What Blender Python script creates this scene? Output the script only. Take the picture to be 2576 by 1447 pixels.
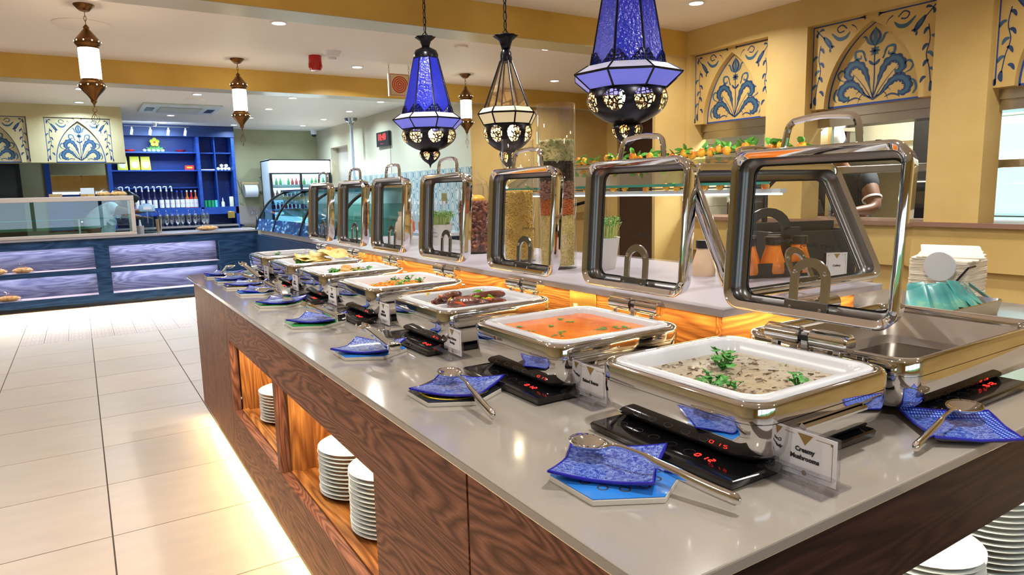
import bpy, bmesh, math, random
from mathutils import Matrix, Vector
random.seed(7)
S=bpy.context.scene; COL=S.collection
for o in list(bpy.data.objects): bpy.data.objects.remove(o)
PI=math.pi
# ---------------- camera, world, exposure ----------------
cam=bpy.data.cameras.new('camera'); camo=bpy.data.objects.new('camera',cam); COL.objects.link(camo)
cam.sensor_width=36; cam.lens=1702.09/2576*36; cam.clip_start=.05; cam.clip_end=60
camo.matrix_world=Matrix(((0.843097,0.095905,-0.529140,0),(-0.537240,0.106907,-0.836626,0),(-0.023668,0.989633,0.141658,1.39),(0,0,0,1)))
cam.dof.use_dof=False
S.camera=camo
S.view_settings.view_transform='Standard'; S.view_settings.look='None'
S.view_settings.exposure=0.27; S.view_settings.gamma=1; S.view_settings.use_curve_mapping=False
w=bpy.data.worlds.new('daylight'); S.world=w; w.use_nodes=True
w.node_tree.nodes['Background'].inputs[0].default_value=(.75,.87,1,1)
w.node_tree.nodes['Background'].inputs[1].default_value=2.0
S.cycles.max_bounces=8; S.cycles.transparent_max_bounces=28; S.cycles.transmission_bounces=6
CEIL=2.65
LINKED=[]
def lamp(name,kind,loc,power,color=(1,1,1),size=.1,size_y=None,rot=(0,0,0),spread=None,shape=None):
    l=bpy.data.lights.new(name,kind); l.energy=power; l.color=color
    if kind=='AREA':
        l.size=size
        if size_y: l.shape='RECTANGLE'; l.size_y=size_y
        if shape: l.shape=shape
        if spread: l.spread=spread
    elif kind!='SUN': l.shadow_soft_size=size
    o=bpy.data.objects.new(name,l); COL.objects.link(o); o.location=loc; o.rotation_euler=rot; return o
WARM=(1,.80,.52); COOL=(.80,.90,1); NEUT=(1,.95,.88)
# ceiling downlights: (x,y,colour,watt) - the discs are built further down at the same spots
DL=[(1.37,5.28,0),(3.70,5.16,0),(2.48,6.71,0),(4.83,6.60,0),(3.75,3.45,0),(3.27,7.9,1),(.15,9.28,1),(.14,10.53,1),(1.36,9.25,1),(1.32,11.69,1),(1.32,12.88,1),
 (2.48,9.13,1),(2.47,10.40,1),(2.46,11.63,1),(2.44,12.86,1),(3.63,10.27,1),(3.61,11.48,1),(3.58,12.63,1),(3.66,9.07,1),(-1.0,9.25,1),(-1.0,6.7,0),
 (1.35,2.9,0),(.1,3.0,0),(1.3,.7,0),(3.6,1.2,0),(.1,-.9,0),(2.4,-.9,0),(-1.2,3.0,0),(2.55,2.2,0),(-1.2,1.0,0)]
for i,(x,y,c) in enumerate(DL):
    lamp('downlight_lamp','AREA',(x,y,CEIL-.012),(15 if c==0 else 15),(NEUT if c==0 else (.60,.81,1)),.09,shape='DISK',spread=2.7)
# led strips: below the buffet, the pastry counter, inside the niches and under the raised shelf
lamp('led_floor','AREA',(.60,2.6,.078),15,(1,.74,.34),.04,4.0,(0,math.radians(58),0))
lamp('led_floor','AREA',(1.9,.62,.075),14,(1,.80,.5),2.4,.04,(math.radians(-20),0,0))
lamp('led_pastry','AREA',(.3,10.32,.07),80,(1,.90,.68),5.0,.05,(math.radians(-25),0,0))
# ---------------- helpers ----------------
def tag(o,label=None,cat=None,group=None,kind=None):
    for k,v in (('label',label),('category',cat),('group',group),('kind',kind)):
        if v: o[k]=v
    return o
def thing(name,label,cat,loc=(0,0,0),rz=0,group=None,rot=None):
    o=bpy.data.objects.new(name,None); COL.objects.link(o); o.empty_display_size=.05
    o.location=loc; o.rotation_euler=rot or (0,0,rz); return tag(o,label,cat,group)
def kids(o): return [c for c in bpy.data.objects if c.parent==o]
CH={}
def copy_tree(o,parent=None):
    c=o.copy(); COL.objects.link(c)
    if parent is not None:
        c.parent=parent; c.matrix_parent_inverse=o.matrix_parent_inverse.copy(); CH.setdefault(parent.name,[]).append(c)
    for ch in list(CH.get(o.name,[])): copy_tree(ch,c)
    return c
def dup(o,loc,rz=None,label=None,group=None):
    c=copy_tree(o); c.location=loc
    if rz is not None: c.rotation_euler=(0,0,rz)
    if label: c['label']=label
    if group: c['group']=group
    return c
def rotm(rx=0,ry=0,rz=0,loc=(0,0,0)):
    return Matrix.Translation(loc)@Matrix.Rotation(rz,4,'Z')@Matrix.Rotation(ry,4,'Y')@Matrix.Rotation(rx,4,'X')
class G:
    def __init__(s): s.v=[];s.f=[];s.m=[];s.uv={}
    def put(s,vs,fs,mi=0,M=None):
        b=len(s.v)
        for p in vs:
            p=Vector(p); s.v.append(tuple(M@p) if M else tuple(p))
        for f in fs: s.f.append(tuple(b+i for i in f)); s.m.append(mi)
        return s
    def box(s,x0,x1,y0,y1,z0,z1,mi=0,M=None):
        vs=[(x,y,z) for z in(z0,z1) for y in(y0,y1) for x in(x0,x1)]
        return s.put(vs,[(0,2,3,1),(4,5,7,6),(0,1,5,4),(2,6,7,3),(0,4,6,2),(1,3,7,5)],mi,M)
    def loop(s,rings,mi=0,M=None,closed=True,cap0=True,cap1=True,wrap=False):
        n=len(rings[0]); vs=[p for r in rings for p in r]; fs=[]
        K=len(rings)
        for i in range(K if wrap else K-1):
            a=i*n; b=((i+1)%K)*n
            for j in range(n if closed else n-1):
                k=(j+1)%n; fs.append((a+j,a+k,b+k,b+j))
        if cap0 and not wrap: fs.append(tuple(range(n-1,-1,-1)))
        if cap1 and not wrap: fs.append(tuple((K-1)*n+j for j in range(n)))
        return s.put(vs,fs,mi,M)
    def rr(s,secs,mi=0,M=None,n=5,cap0=False,cap1=False):
        # rounded-rectangle sections (z,hx,hy,r[,cx,cy])
        rings=[]
        for q in secs:
            z,hx,hy,r=q[:4]; cx,cy=(q[4],q[5]) if len(q)>4 else (0,0); ring=[]
            r=min(r,hx,hy)
            for (sx,sy,a0) in ((1,1,0),(-1,1,90),(-1,-1,180),(1,-1,270)):
                for i in range(n+1):
                    a=math.radians(a0+90*i/n); ring.append((cx+sx*(hx-r)+r*math.cos(a),cy+sy*(hy-r)+r*math.sin(a),z))
            rings.append(ring)
        return s.loop(rings,mi,M,cap0=cap0,cap1=cap1)
    def lathe(s,prof,n=24,mi=0,M=None,cap0=False,cap1=False,a0=0,star=None):
        rings=[[((r*(star(i/n,z) if star else 1))*math.cos(a0+2*PI*i/n),(r*(star(i/n,z) if star else 1))*math.sin(a0+2*PI*i/n),z) for i in range(n)] for r,z in prof]
        return s.loop(rings,mi,M,cap0=cap0,cap1=cap1)
    def cyl(s,p,q,r,n=12,mi=0,r2=None):
        p=Vector(p);q=Vector(q); return s.tube([p,q],r,n,mi,rad=[r,r if r2 is None else r2])
    def tube(s,pts,r=.01,n=8,mi=0,M=None,closed=False,rad=None,flat=1):
        pts=[Vector(p) for p in pts]; K=len(pts); rings=[]; up=None
        for i,p in enumerate(pts):
            a=pts[(i-1)%K] if (closed or i>0) else p; b=pts[(i+1)%K] if (closed or i<K-1) else p
            t=(b-a).normalized()
            if up is None:
                up=Vector((0,0,1)) if abs(t.z)<.9 else Vector((1,0,0))
            x=(up-t*up.dot(t)).normalized() if (up-t*up.dot(t)).length>1e-6 else t.orthogonal().normalized()
            up=x; y=t.cross(x); rr=rad[i] if rad else r
            rings.append([p+(x*math.cos(2*PI*j/n)+y*math.sin(2*PI*j/n)*flat)*rr for j in range(n)])
        return s.loop(rings,mi,M,wrap=closed)
    def prism(s,pts,z0,z1,mi=0,M=None):
        n=len(pts)
        return s.loop([[(x,y,z0) for x,y in pts],[(x,y,z1) for x,y in pts]],mi,M)
    def sphere(s,c,r,mi=0,n=12,m=7,sc=(1,1,1),M=None):
        prof=[(max(r*math.sin(PI*i/m),1e-5),-r*math.cos(PI*i/m)) for i in range(m+1)]
        T=Matrix.Translation(c)@Matrix.Diagonal((*sc,1)); return s.lathe(prof,n,mi,(M@T) if M else T)
    def ribbon(s,pts,ws,y=0,h=.002,mi=0,M=None):
        # flat brush stroke in the XZ plane, painted on the -Y side
        P=[Vector((p[0],p[1])) for p in pts]; L=[];Rr=[]
        for i,p in enumerate(P):
            a=P[max(i-1,0)];b=P[min(i+1,len(P)-1)]; t=(b-a)
            t=t.normalized() if t.length>1e-9 else Vector((1,0)); nn=Vector((-t.y,t.x)); w=ws[i] if hasattr(ws[i],'__len__') else (ws[i],ws[i])
            L.append(p+nn*w[0]); Rr.append(p-nn*w[1])
        n=len(P); vs=[(p.x,y,p.y) for p in L]+[(p.x,y,p.y) for p in Rr]
        fs=[(i,n+i,n+i+1,i+1) for i in range(n-1)]
        return s.put(vs,fs,mi,M)
    def build(s,name,mats,parent=None,loc=(0,0,0),rz=0,label=None,cat=None,group=None,kind=None,smooth=35,bevel=0,solid=0,rot=None,sub=0):
        me=bpy.data.meshes.new(name); me.from_pydata(s.v,[],s.f)
        if not isinstance(mats,(list,tuple)): mats=[mats]
        for m in mats: me.materials.append(m)
        if len(mats)>1: me.polygons.foreach_set('material_index',s.m)
        me.validate(); me.update()
        bm=bmesh.new(); bm.from_mesh(me); bmesh.ops.recalc_face_normals(bm,faces=bm.faces); bm.to_mesh(me); bm.free()
        if smooth:
            me.polygons.foreach_set('use_smooth',[True]*len(me.polygons))
            me.set_sharp_from_angle(angle=math.radians(smooth))
        o=bpy.data.objects.new(name,me); COL.objects.link(o); o.location=loc; o.rotation_euler=rot or (0,0,rz)
        if parent is not None: o.parent=parent; CH.setdefault(parent.name,[]).append(o)
        if bevel:
            b=o.modifiers.new('bevel','BEVEL'); b.width=bevel; b.segments=2; b.limit_method='ANGLE'; b.angle_limit=.7
        if solid:
            b=o.modifiers.new('solid','SOLIDIFY'); b.thickness=solid; b.offset=0
        if sub:
            b=o.modifiers.new('sub','SUBSURF'); b.levels=sub; b.render_levels=sub
        return tag(o,label,cat,group,kind)
def setparent(o,p):
    o.parent=p; CH.setdefault(p.name,[]).append(o)
def twin(o,parent,loc=None,M=None):
    c=o.copy(); COL.objects.link(c); c.parent=parent
    if parent is not None: CH.setdefault(parent.name,[]).append(c)
    if loc is not None: c.location=loc
    return c
def bez(p0,p1,p2,p3,n=12):
    out=[]
    for i in range(n+1):
        t=i/n; u=1-t
        out.append(tuple(u**3*a+3*u*u*t*b+3*u*t*t*c+t**3*d for a,b,c,d in zip(p0,p1,p2,p3)))
    return out
def arc(cx,cy,r,a0,a1,n=8): return [(cx+r*math.cos(math.radians(a0+(a1-a0)*i/n)),cy+r*math.sin(math.radians(a0+(a1-a0)*i/n))) for i in range(n+1)]
# ---------------- materials ----------------
MATS={}
def mat(name,col=(.8,.8,.8),rough=.5,metal=0,trans=0,emit=0,ecol=None,spec=.5,ior=1.45,coat=0,alpha=1,bump=None,var=None,sss=0,sheen=0):
    m=bpy.data.materials.new(name); m.use_nodes=True; nt=m.node_tree; b=nt.nodes['Principled BSDF']
    b.inputs['Base Color'].default_value=(*col,1); b.inputs['Roughness'].default_value=rough; b.inputs['Metallic'].default_value=metal
    b.inputs['Transmission Weight'].default_value=trans; b.inputs['Specular IOR Level'].default_value=spec; b.inputs['IOR'].default_value=ior
    b.inputs['Coat Weight'].default_value=coat; b.inputs['Alpha'].default_value=alpha
    if emit: b.inputs['Emission Color'].default_value=(*(ecol or col),1); b.inputs['Emission Strength'].default_value=emit
    if sss: b.inputs['Subsurface Weight'].default_value=sss; b.inputs['Subsurface Scale'].default_value=.01
    N=nt.nodes.new; L=nt.links.new
    if bump or var:
        tc=N('ShaderNodeTexCoord')
    if var: # (scale,[(pos,col),..],detail, xyz stretch)
        mp=N('ShaderNodeMapping'); mp.inputs['Scale'].default_value=var[3] if len(var)>3 else (1,1,1); L(tc.outputs['Object'],mp.inputs[0])
        nz=N('ShaderNodeTexNoise'); nz.inputs['Scale'].default_value=var[0]; nz.inputs['Detail'].default_value=var[2] if len(var)>2 else 4; L(mp.outputs[0],nz.inputs['Vector'])
        cr=N('ShaderNodeValToRGB'); el=cr.color_ramp.elements
        while len(el)<len(var[1]): el.new(.5)
        for e,(p,c) in zip(el,var[1]): e.position=p; e.color=(*c,1)
        L(nz.outputs['Fac'],cr.inputs[0]); L(cr.outputs[0],b.inputs['Base Color'])
    if bump: # (scale,strength,distance)
        nz=N('ShaderNodeTexNoise'); nz.inputs['Scale'].default_value=bump[0]; nz.inputs['Detail'].default_value=3; L(tc.outputs['Object'],nz.inputs['Vector'])
        bp=N('ShaderNodeBump'); bp.inputs['Strength'].default_value=bump[1]; bp.inputs['Distance'].default_value=bump[2] if len(bump)>2 else .002
        L(nz.outputs['Fac'],bp.inputs['Height']); L(bp.outputs[0],b.inputs['Normal'])
    MATS[name]=m; return m
def wood(name,light,dark,grain='x',rough=.42,scale=1,lines=24,contrast=.55):
    m=mat(name,light,rough,spec=.25); nt=m.node_tree; N=nt.nodes.new; L=nt.links.new; b=nt.nodes['Principled BSDF']
    tc=N('ShaderNodeTexCoord'); mp=N('ShaderNodeMapping')
    st={'x':(.55,4,4),'y':(4,.55,4),'z':(4,4,.55)}[grain]; mp.inputs['Scale'].default_value=[q*scale for q in st]; L(tc.outputs['Object'],mp.inputs[0])
    nz=N('ShaderNodeTexNoise'); nz.inputs['Scale'].default_value=1.1; nz.inputs['Detail'].default_value=2.5; nz.inputs['Roughness'].default_value=.45; nz.inputs['Distortion'].default_value=.5; L(mp.outputs[0],nz.inputs['Vector'])
    mu=N('ShaderNodeMath'); mu.operation='MULTIPLY'; mu.inputs[1].default_value=lines; L(nz.outputs['Fac'],mu.inputs[0])
    pp=N('ShaderNodeMath'); pp.operation='PINGPONG'; pp.inputs[1].default_value=.5; L(mu.outputs[0],pp.inputs[0])
    cr=N('ShaderNodeValToRGB'); el=cr.color_ramp.elements; el[0].position=0; el[0].color=(*dark,1); el[1].position=contrast; el[1].color=(*light,1)
    L(pp.outputs[0],cr.inputs[0])
    mp2=N('ShaderNodeMapping'); mp2.inputs['Scale'].default_value=[q*scale*(9 if q>1 else 3) for q in st]; L(tc.outputs['Object'],mp2.inputs[0])
    n2=N('ShaderNodeTexNoise'); n2.inputs['Scale'].default_value=4; n2.inputs['Detail'].default_value=4; L(mp2.outputs[0],n2.inputs['Vector'])
    mx=N('ShaderNodeMix'); mx.data_type='RGBA'; mx.blend_type='MULTIPLY'; mx.inputs[0].default_value=.7
    c2=N('ShaderNodeValToRGB'); c2.color_ramp.elements[0].position=.3; c2.color_ramp.elements[0].color=(.45,.42,.4,1); c2.color_ramp.elements[1].position=.6; c2.color_ramp.elements[1].color=(1,1,1,1)
    L(n2.outputs['Fac'],c2.inputs[0]); L(cr.outputs[0],mx.inputs[6]); L(c2.outputs[0],mx.inputs[7]); L(mx.outputs[2],b.inputs['Base Color'])
    bp=N('ShaderNodeBump'); bp.inputs['Strength'].default_value=.25; bp.inputs['Distance'].default_value=.002; L(cr.outputs[0],bp.inputs['Height']); L(bp.outputs[0],b.inputs['Normal'])
    return m
OCHRE=[(.3,(.60,.40,.13)),(.7,(.72,.52,.20))]
M_wall=mat('ochre_plaster',(.66,.46,.16),.55,var=(2.2,OCHRE,5),bump=(60,.15,.001))
M_beam=mat('gold_plaster',(.66,.42,.09),.4,var=(3,[(.3,(.62,.37,.07)),(.7,(.74,.48,.11))],5),bump=(60,.12,.001))
M_cream=mat('cream_plaster',(.66,.55,.30),.5,var=(2.5,[(.3,(.60,.49,.25)),(.7,(.72,.62,.36))],5),bump=(60,.12,.001))
M_sage=mat('sage_plaster',(.40,.36,.20),.55,var=(2,[(.3,(.36,.33,.18)),(.7,(.45,.42,.25))],4),bump=(60,.12,.001))
M_ceil=mat('ceiling_paint',(.86,.76,.65),.6,bump=(200,.05,.0005))
M_ceilb=mat('beam_soffit_gloss',(.52,.45,.28),.3)
M_blue=mat('blue_plaster_unit',(.012,.055,.30),.4,var=(6,[(.3,(.010,.045,.26)),(.7,(.018,.08,.38))],4,(1,1,4)))
M_navy=wood('navy_stained_oak',(.030,.075,.16),(.012,.035,.09),'x',.4,1,16,.5)
M_panelnavy=wood('washed_blue_oak',(.15,.165,.27),(.07,.08,.16),'x',.45,1,14,.45)
M_quartz=mat('grey_quartz',(.34,.31,.275),.12,var=(420,[(.3,(.325,.297,.262)),(.7,(.355,.323,.288))],1),spec=.6,coat=.45)
M_quartz.node_tree.nodes['Principled BSDF'].inputs['Coat Roughness'].default_value=.05
M_slab=mat('lit_pale_solid_surface',(.40,.38,.45),.3,spec=.5)
M_edge=mat('quartz_edge_polish',(.50,.40,.30),.3)
M_woodH=wood('brown_oak_long_grain',(.38,.16,.09),(.12,.043,.025),'y',.5,1.5,30,.55)
M_woodV=wood('brown_oak_upright_grain',(.38,.16,.09),(.13,.048,.027),'z',.5,1.5,26,.55)
M_woodD=wood('dark_brown_oak',(.075,.030,.022),(.022,.010,.008),'x',.38,1,22,.6)
M_woodN=wood('honey_oak',(.50,.22,.06),(.20,.07,.02),'y',.42,1,26,.5)
M_woodNv=wood('honey_oak_upright',(.52,.23,.06),(.26,.10,.03),'z',.42,1,40,.5)
M_joint=mat('dark_joint',(.02,.012,.01),.7)
M_tile=[mat('beige_porcelain_%s'%n,c,.34,var=(3.2,[(.3,tuple(q*.93 for q in c)),(.7,tuple(min(1,q*1.05) for q in c))],5,(1,3,1)),spec=.5) for n,c in (('a',(.56,.465,.385)),('b',(.53,.445,.37)),('c',(.58,.475,.385)),('d',(.55,.465,.395)))]
M_grout=mat('dark_grout',(.10,.075,.06),.9)
M_chrome=mat('polished_steel',(.74,.74,.75),.05,1)
M_steel=mat('satin_steel',(.50,.49,.47),.22,1)
M_dsteel=mat('brushed_lid_liner',(.24,.24,.25),.28,1,bump=(90,.1,.001))
M_black=mat('black_plastic',(.012,.012,.013),.35)
M_glassblk=mat('black_ceramic_glass',(.006,.006,.008),.06,spec=.7)
M_porc=mat('white_porcelain',(.62,.64,.69),.14,coat=.3)
M_plate=mat('plate_glaze',(.78,.84,.84),.15,coat=.4)
M_red=mat('red_digit_led',(1,.02,.01),.5,emit=2.5,ecol=(1,.03,.02))
M_white=mat('white_card',(.80,.79,.82),.5)
M_gold=mat('gold_print',(.42,.27,.09),.35,.4)
M_ink=mat('black_ink',(.03,.03,.035),.6)
M_mark=mat('brown_print',(.05,.03,.02),.7)
M_brass=mat('antique_brass',(.20,.095,.030),.28,.9,bump=(120,.3,.001))
M_iron=mat('black_lacquered_metal',(.012,.012,.018),.25,.6)
M_glow=mat('lit_mosaic_glass',(1,.85,.55),.4,emit=9,ecol=(1,.84,.52))
M_bulb=mat('bulb_glow',(1,.8,.5),.4,emit=60,ecol=(1,.82,.55))
M_socket=mat('brass_socket_plate',(.62,.42,.12),.25,.8)
M_green=mat('herb_green',(.045,.23,.03),.5,var=(90,[(.3,(.02,.14,.015)),(.7,(.08,.36,.05))],2),sss=.05)
M_sprout=mat('sprout_green',(.12,.38,.08),.5,var=(120,[(.3,(.05,.24,.04)),(.7,(.22,.55,.12))],2))
M_stem=mat('sprout_stem',(.55,.68,.20),.45,sss=.1)
def glass(name,col=(1,1,1),tint=.0,gl=1.0,rough=0):
    # thin architectural pane: transparent body plus fresnel gloss
    m=bpy.data.materials.new(name); m.use_nodes=True; nt=m.node_tree; nt.nodes.clear(); N=nt.nodes.new; L=nt.links.new
    out=N('ShaderNodeOutputMaterial'); t=N('ShaderNodeBsdfTransparent'); g=N('ShaderNodeBsdfGlossy'); mx=N('ShaderNodeMixShader'); fr=N('ShaderNodeLayerWeight'); pw=N('ShaderNodeMath'); mu=N('ShaderNodeMath')
    t.inputs[0].default_value=(*col,1); g.inputs['Roughness'].default_value=rough; fr.inputs[0].default_value=.5; pw.operation='POWER'; pw.inputs[1].default_value=4.5; L(fr.outputs['Facing'],pw.inputs[0]); mu.operation='MULTIPLY_ADD'; mu.inputs[1].default_value=.55*gl; mu.inputs[2].default_value=tint+.035; mu.use_clamp=True
    L(pw.outputs[0],mu.inputs[0]); L(mu.outputs[0],mx.inputs[0]); L(t.outputs[0],mx.inputs[1]); L(g.outputs[0],mx.inputs[2]); L(mx.outputs[0],out.inputs[0]); MATS[name]=m; return m
M_pane=glass('clear_lid_glass',(.97,.98,.98),.05)
M_cyl=glass('clear_cylinder_glass',(.985,.99,.99),.0,1.3)
M_gshelf=glass('greenish_glass',(.70,.86,.80),.06,1.2)
M_guard=glass('guard_glass',(.62,.74,.70),.5,1.0,.08)
M_case=glass('display_case_glass',(.78,.92,.92),.05,1.1)
M_lclear=glass('lantern_clear_glass',(.97,.95,.89),.08,1.2)
M_acry=glass('clear_acrylic',(.93,.93,.96),.10,1.3)
M_gedge=mat('glass_edge_green',(.05,.28,.22),.2)
# ---------------- the room ----------------
def struct(name,g,m,**k): return g.build(name,m,kind='structure',**k)
TS=.61; TX0=-.01; TY0=3.15
floor=G().box(-5,7,-5,TY0-8*TS,-.06,-.001,1).box(-5,TX0-4*TS,TY0-8*TS,14,-.06,-.001,1).box(TX0+6*TS,7,TY0-8*TS,14,-.06,-.001,1).box(TX0-4*TS,TX0+6*TS,TY0-8*TS,14,-.06,-.005,0)
floor=struct('floor',floor,[M_grout,M_tile[0]])
tmesh=[]
for m in M_tile: tmesh.append(G().box(.003,TS-.003,.003,TS-.003,-.006,0).build('tile',m,parent=floor,smooth=0))
k=0
for i in range(-4,6):
    for j in range(-6,12):
        x=TX0+i*TS; y=TY0+j*TS
        if .5<x<3 and y<4.3: continue
        if x<-2 and y<3: continue
        if -2<i<4 and 7.9<y<9.0: continue
        if k<4: o=tmesh[k]
        else: o=twin(tmesh[(i*3+j*5+i*j)%4],floor)
        o.location=(x,y,0); k+=1
def pattern_tile():
    m=mat('encaustic_pattern',(.5,.4,.36),.3); nt=m.node_tree; N=nt.nodes.new; L=nt.links.new; b=nt.nodes['Principled BSDF']
    tc=N('ShaderNodeTexCoord'); v=N('ShaderNodeTexVoronoi'); v.inputs['Scale'].default_value=15; v.inputs['Randomness'].default_value=.15; L(tc.outputs['Object'],v.inputs['Vector'])
    cr=N('ShaderNodeValToRGB'); e=cr.color_ramp.elements; e[0].position=.25; e[0].color=(.62,.50,.46,1); e[1].position=.38; e[1].color=(.30,.20,.19,1); q=e.new(.5); q.color=(.55,.43,.39,1)
    L(v.outputs['Distance'],cr.inputs[0]); L(cr.outputs[0],b.inputs['Base Color']); return m
M_pat=pattern_tile(); t3=TS/3; pt=None
for i in range(15):
    for j in range(6):
        x=TX0-TS+i*t3; y=TY0+8*TS+j*t3
        if pt is None: pt=o=G().box(.002,t3-.002,.002,t3-.002,-.006,0).build('patterned_tile',M_pat,parent=floor,smooth=0)
        else: o=twin(pt,floor)
        o.location=(x,y,0)
struct('ceiling',G().box(-5,7,-5,14,CEIL,CEIL+.05),M_ceil)
for nm,y0,y1 in (('trim_1',4.11,4.36),('trim_2',7.30,7.56)):
    struct(nm,G().box(-5,6.4,y0,y1,2.447,CEIL).box(-5,6.4,y0,y1,2.443,2.447,1),[M_beam,M_ceilb],label='ochre ceiling beam')
# back wall with the dark door frame at its left, mirror etc.
struct('wall_back',G().box(-5,4.6,13.7,13.85,0,CEIL),M_sage)
struct('wall_left',G().box(-5.1,-5,-5,14,0,CEIL),M_cream)
# window wall behind the camera
wf=G().box(-5,-3,-5.1,-5,0,CEIL).box(-3,6,-5.1,-5,0,.5).box(-3,6,-5.1,-5,1.75,CEIL).box(6,7,-5.1,-5,0,CEIL)
for x in (-1.2,.6,2.4,4.2): wf.box(x-.05,x+.05,-5.1,-5,.5,1.75,1)
struct('wall_front',wf,[M_wall,M_black])
# far right wall with niche
g=G().box(4.14,4.3,7.42,11.9,0,CEIL).box(4.14,4.3,12.86,13.7,0,CEIL).box(4.14,4.3,11.9,12.86,2.27,CEIL).box(4.28,4.6,11.8,13.0,0,2.4,1)
struct('wall_far_right',g,[mat('pale_grey_green_plaster',(.62,.56,.40),.35,bump=(60,.1,.001)),mat('niche_grey',(.42,.38,.33),.5)])
struct('wall_alcove',G().box(4.14,6.6,7.40,7.42,0,CEIL-.001),M_wall)
struct('wall_passage',G().box(6.3,6.45,7.18,7.399,0,CEIL-.001).box(6.3,6.45,4.5,7.179,2.37,CEIL-.001),M_wall)
d=G().box(6.34,6.4,3.9,7.179,0,2.369).box(6.33,6.34,5.3,5.32,0,2.37,1)
struct('door_1',d,[mat('oxblood_door',(.045,.016,.014),.3),M_joint],label='dark oxblood door behind the ochre column')
struct('trim_3',G().box(4.02,4.358,4.118,4.15,0,CEIL-.001),M_wall,label='ochre column at the end of the beam')
# kitchen wall with three pass openings, recessed painted panels above them
OP=[(3.32,4.07),(2.16,3.00),(1.02,1.86)]
g=G().box(4.36,4.56,-5,4.5,2.46,CEIL).box(4.36,4.56,-5,4.5,.86,1.115).box(4.40,4.56,-5,4.5,0,.86)
ys=[4.5,4.07,3.32,3.0,2.16,1.86,1.02,-5]
for a in range(0,8,2): g.box(4.36,4.56,ys[a+1],ys[a],1.14,2.46)
struct('wall_right',g,M_wall)
struct('trim_4',G().box(4.33,4.75,-5,4.1,1.115,1.142),mat('brown_ledge',(.30,.17,.12),.35),label='brown stone ledge of the serving hatch')
for i,(a,b) in enumerate(OP): struct('trim_%d'%(5+i),G().box(4.50,4.56,a,b,1.84,1.90).box(4.52,4.53,a,b,1.78,1.84),M_steel,label='steel lintel under the painted panel')
# ---- painted panels ----
M_pdark=mat('painted_deep_blue',(.022,.055,.16),.5); M_pmid=mat('painted_teal_blue',(.05,.135,.22),.5); M_pline=mat('painted_royal_blue',(.02,.07,.33),.5)
def smoothp(pts,n=6):
    out=[]; P=[pts[0]]+list(pts)+[pts[-1]]
    for i in range(1,len(P)-2):
        for k in range(n):
            t=k/n; q=[]
            for a,b,c,d in zip(P[i-1],P[i],P[i+1],P[i+2]): q.append(.5*((2*b)+(-a+c)*t+(2*a-5*b+4*c-d)*t*t+(-a+3*b-3*c+d)*t**3))
            out.append(tuple(q))
    out.append(tuple(pts[-1])); return out
def wprof(n,w,kind):
    out=[]
    for i in range(n):
        t=i/(n-1)
        if kind=='leaf': a=w*(math.sin(PI*min(1,t*1.02))**.7+.05)
        elif kind=='plume': a=w*(.10+.9*math.sin(PI*min(1,max(0,(t-.12)/.88)))**.8) if t>.12 else w*.12
        elif kind=='tip': a=w*(1-t*.85)
        else: a=w
        out.append(a)
    return out
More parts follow.
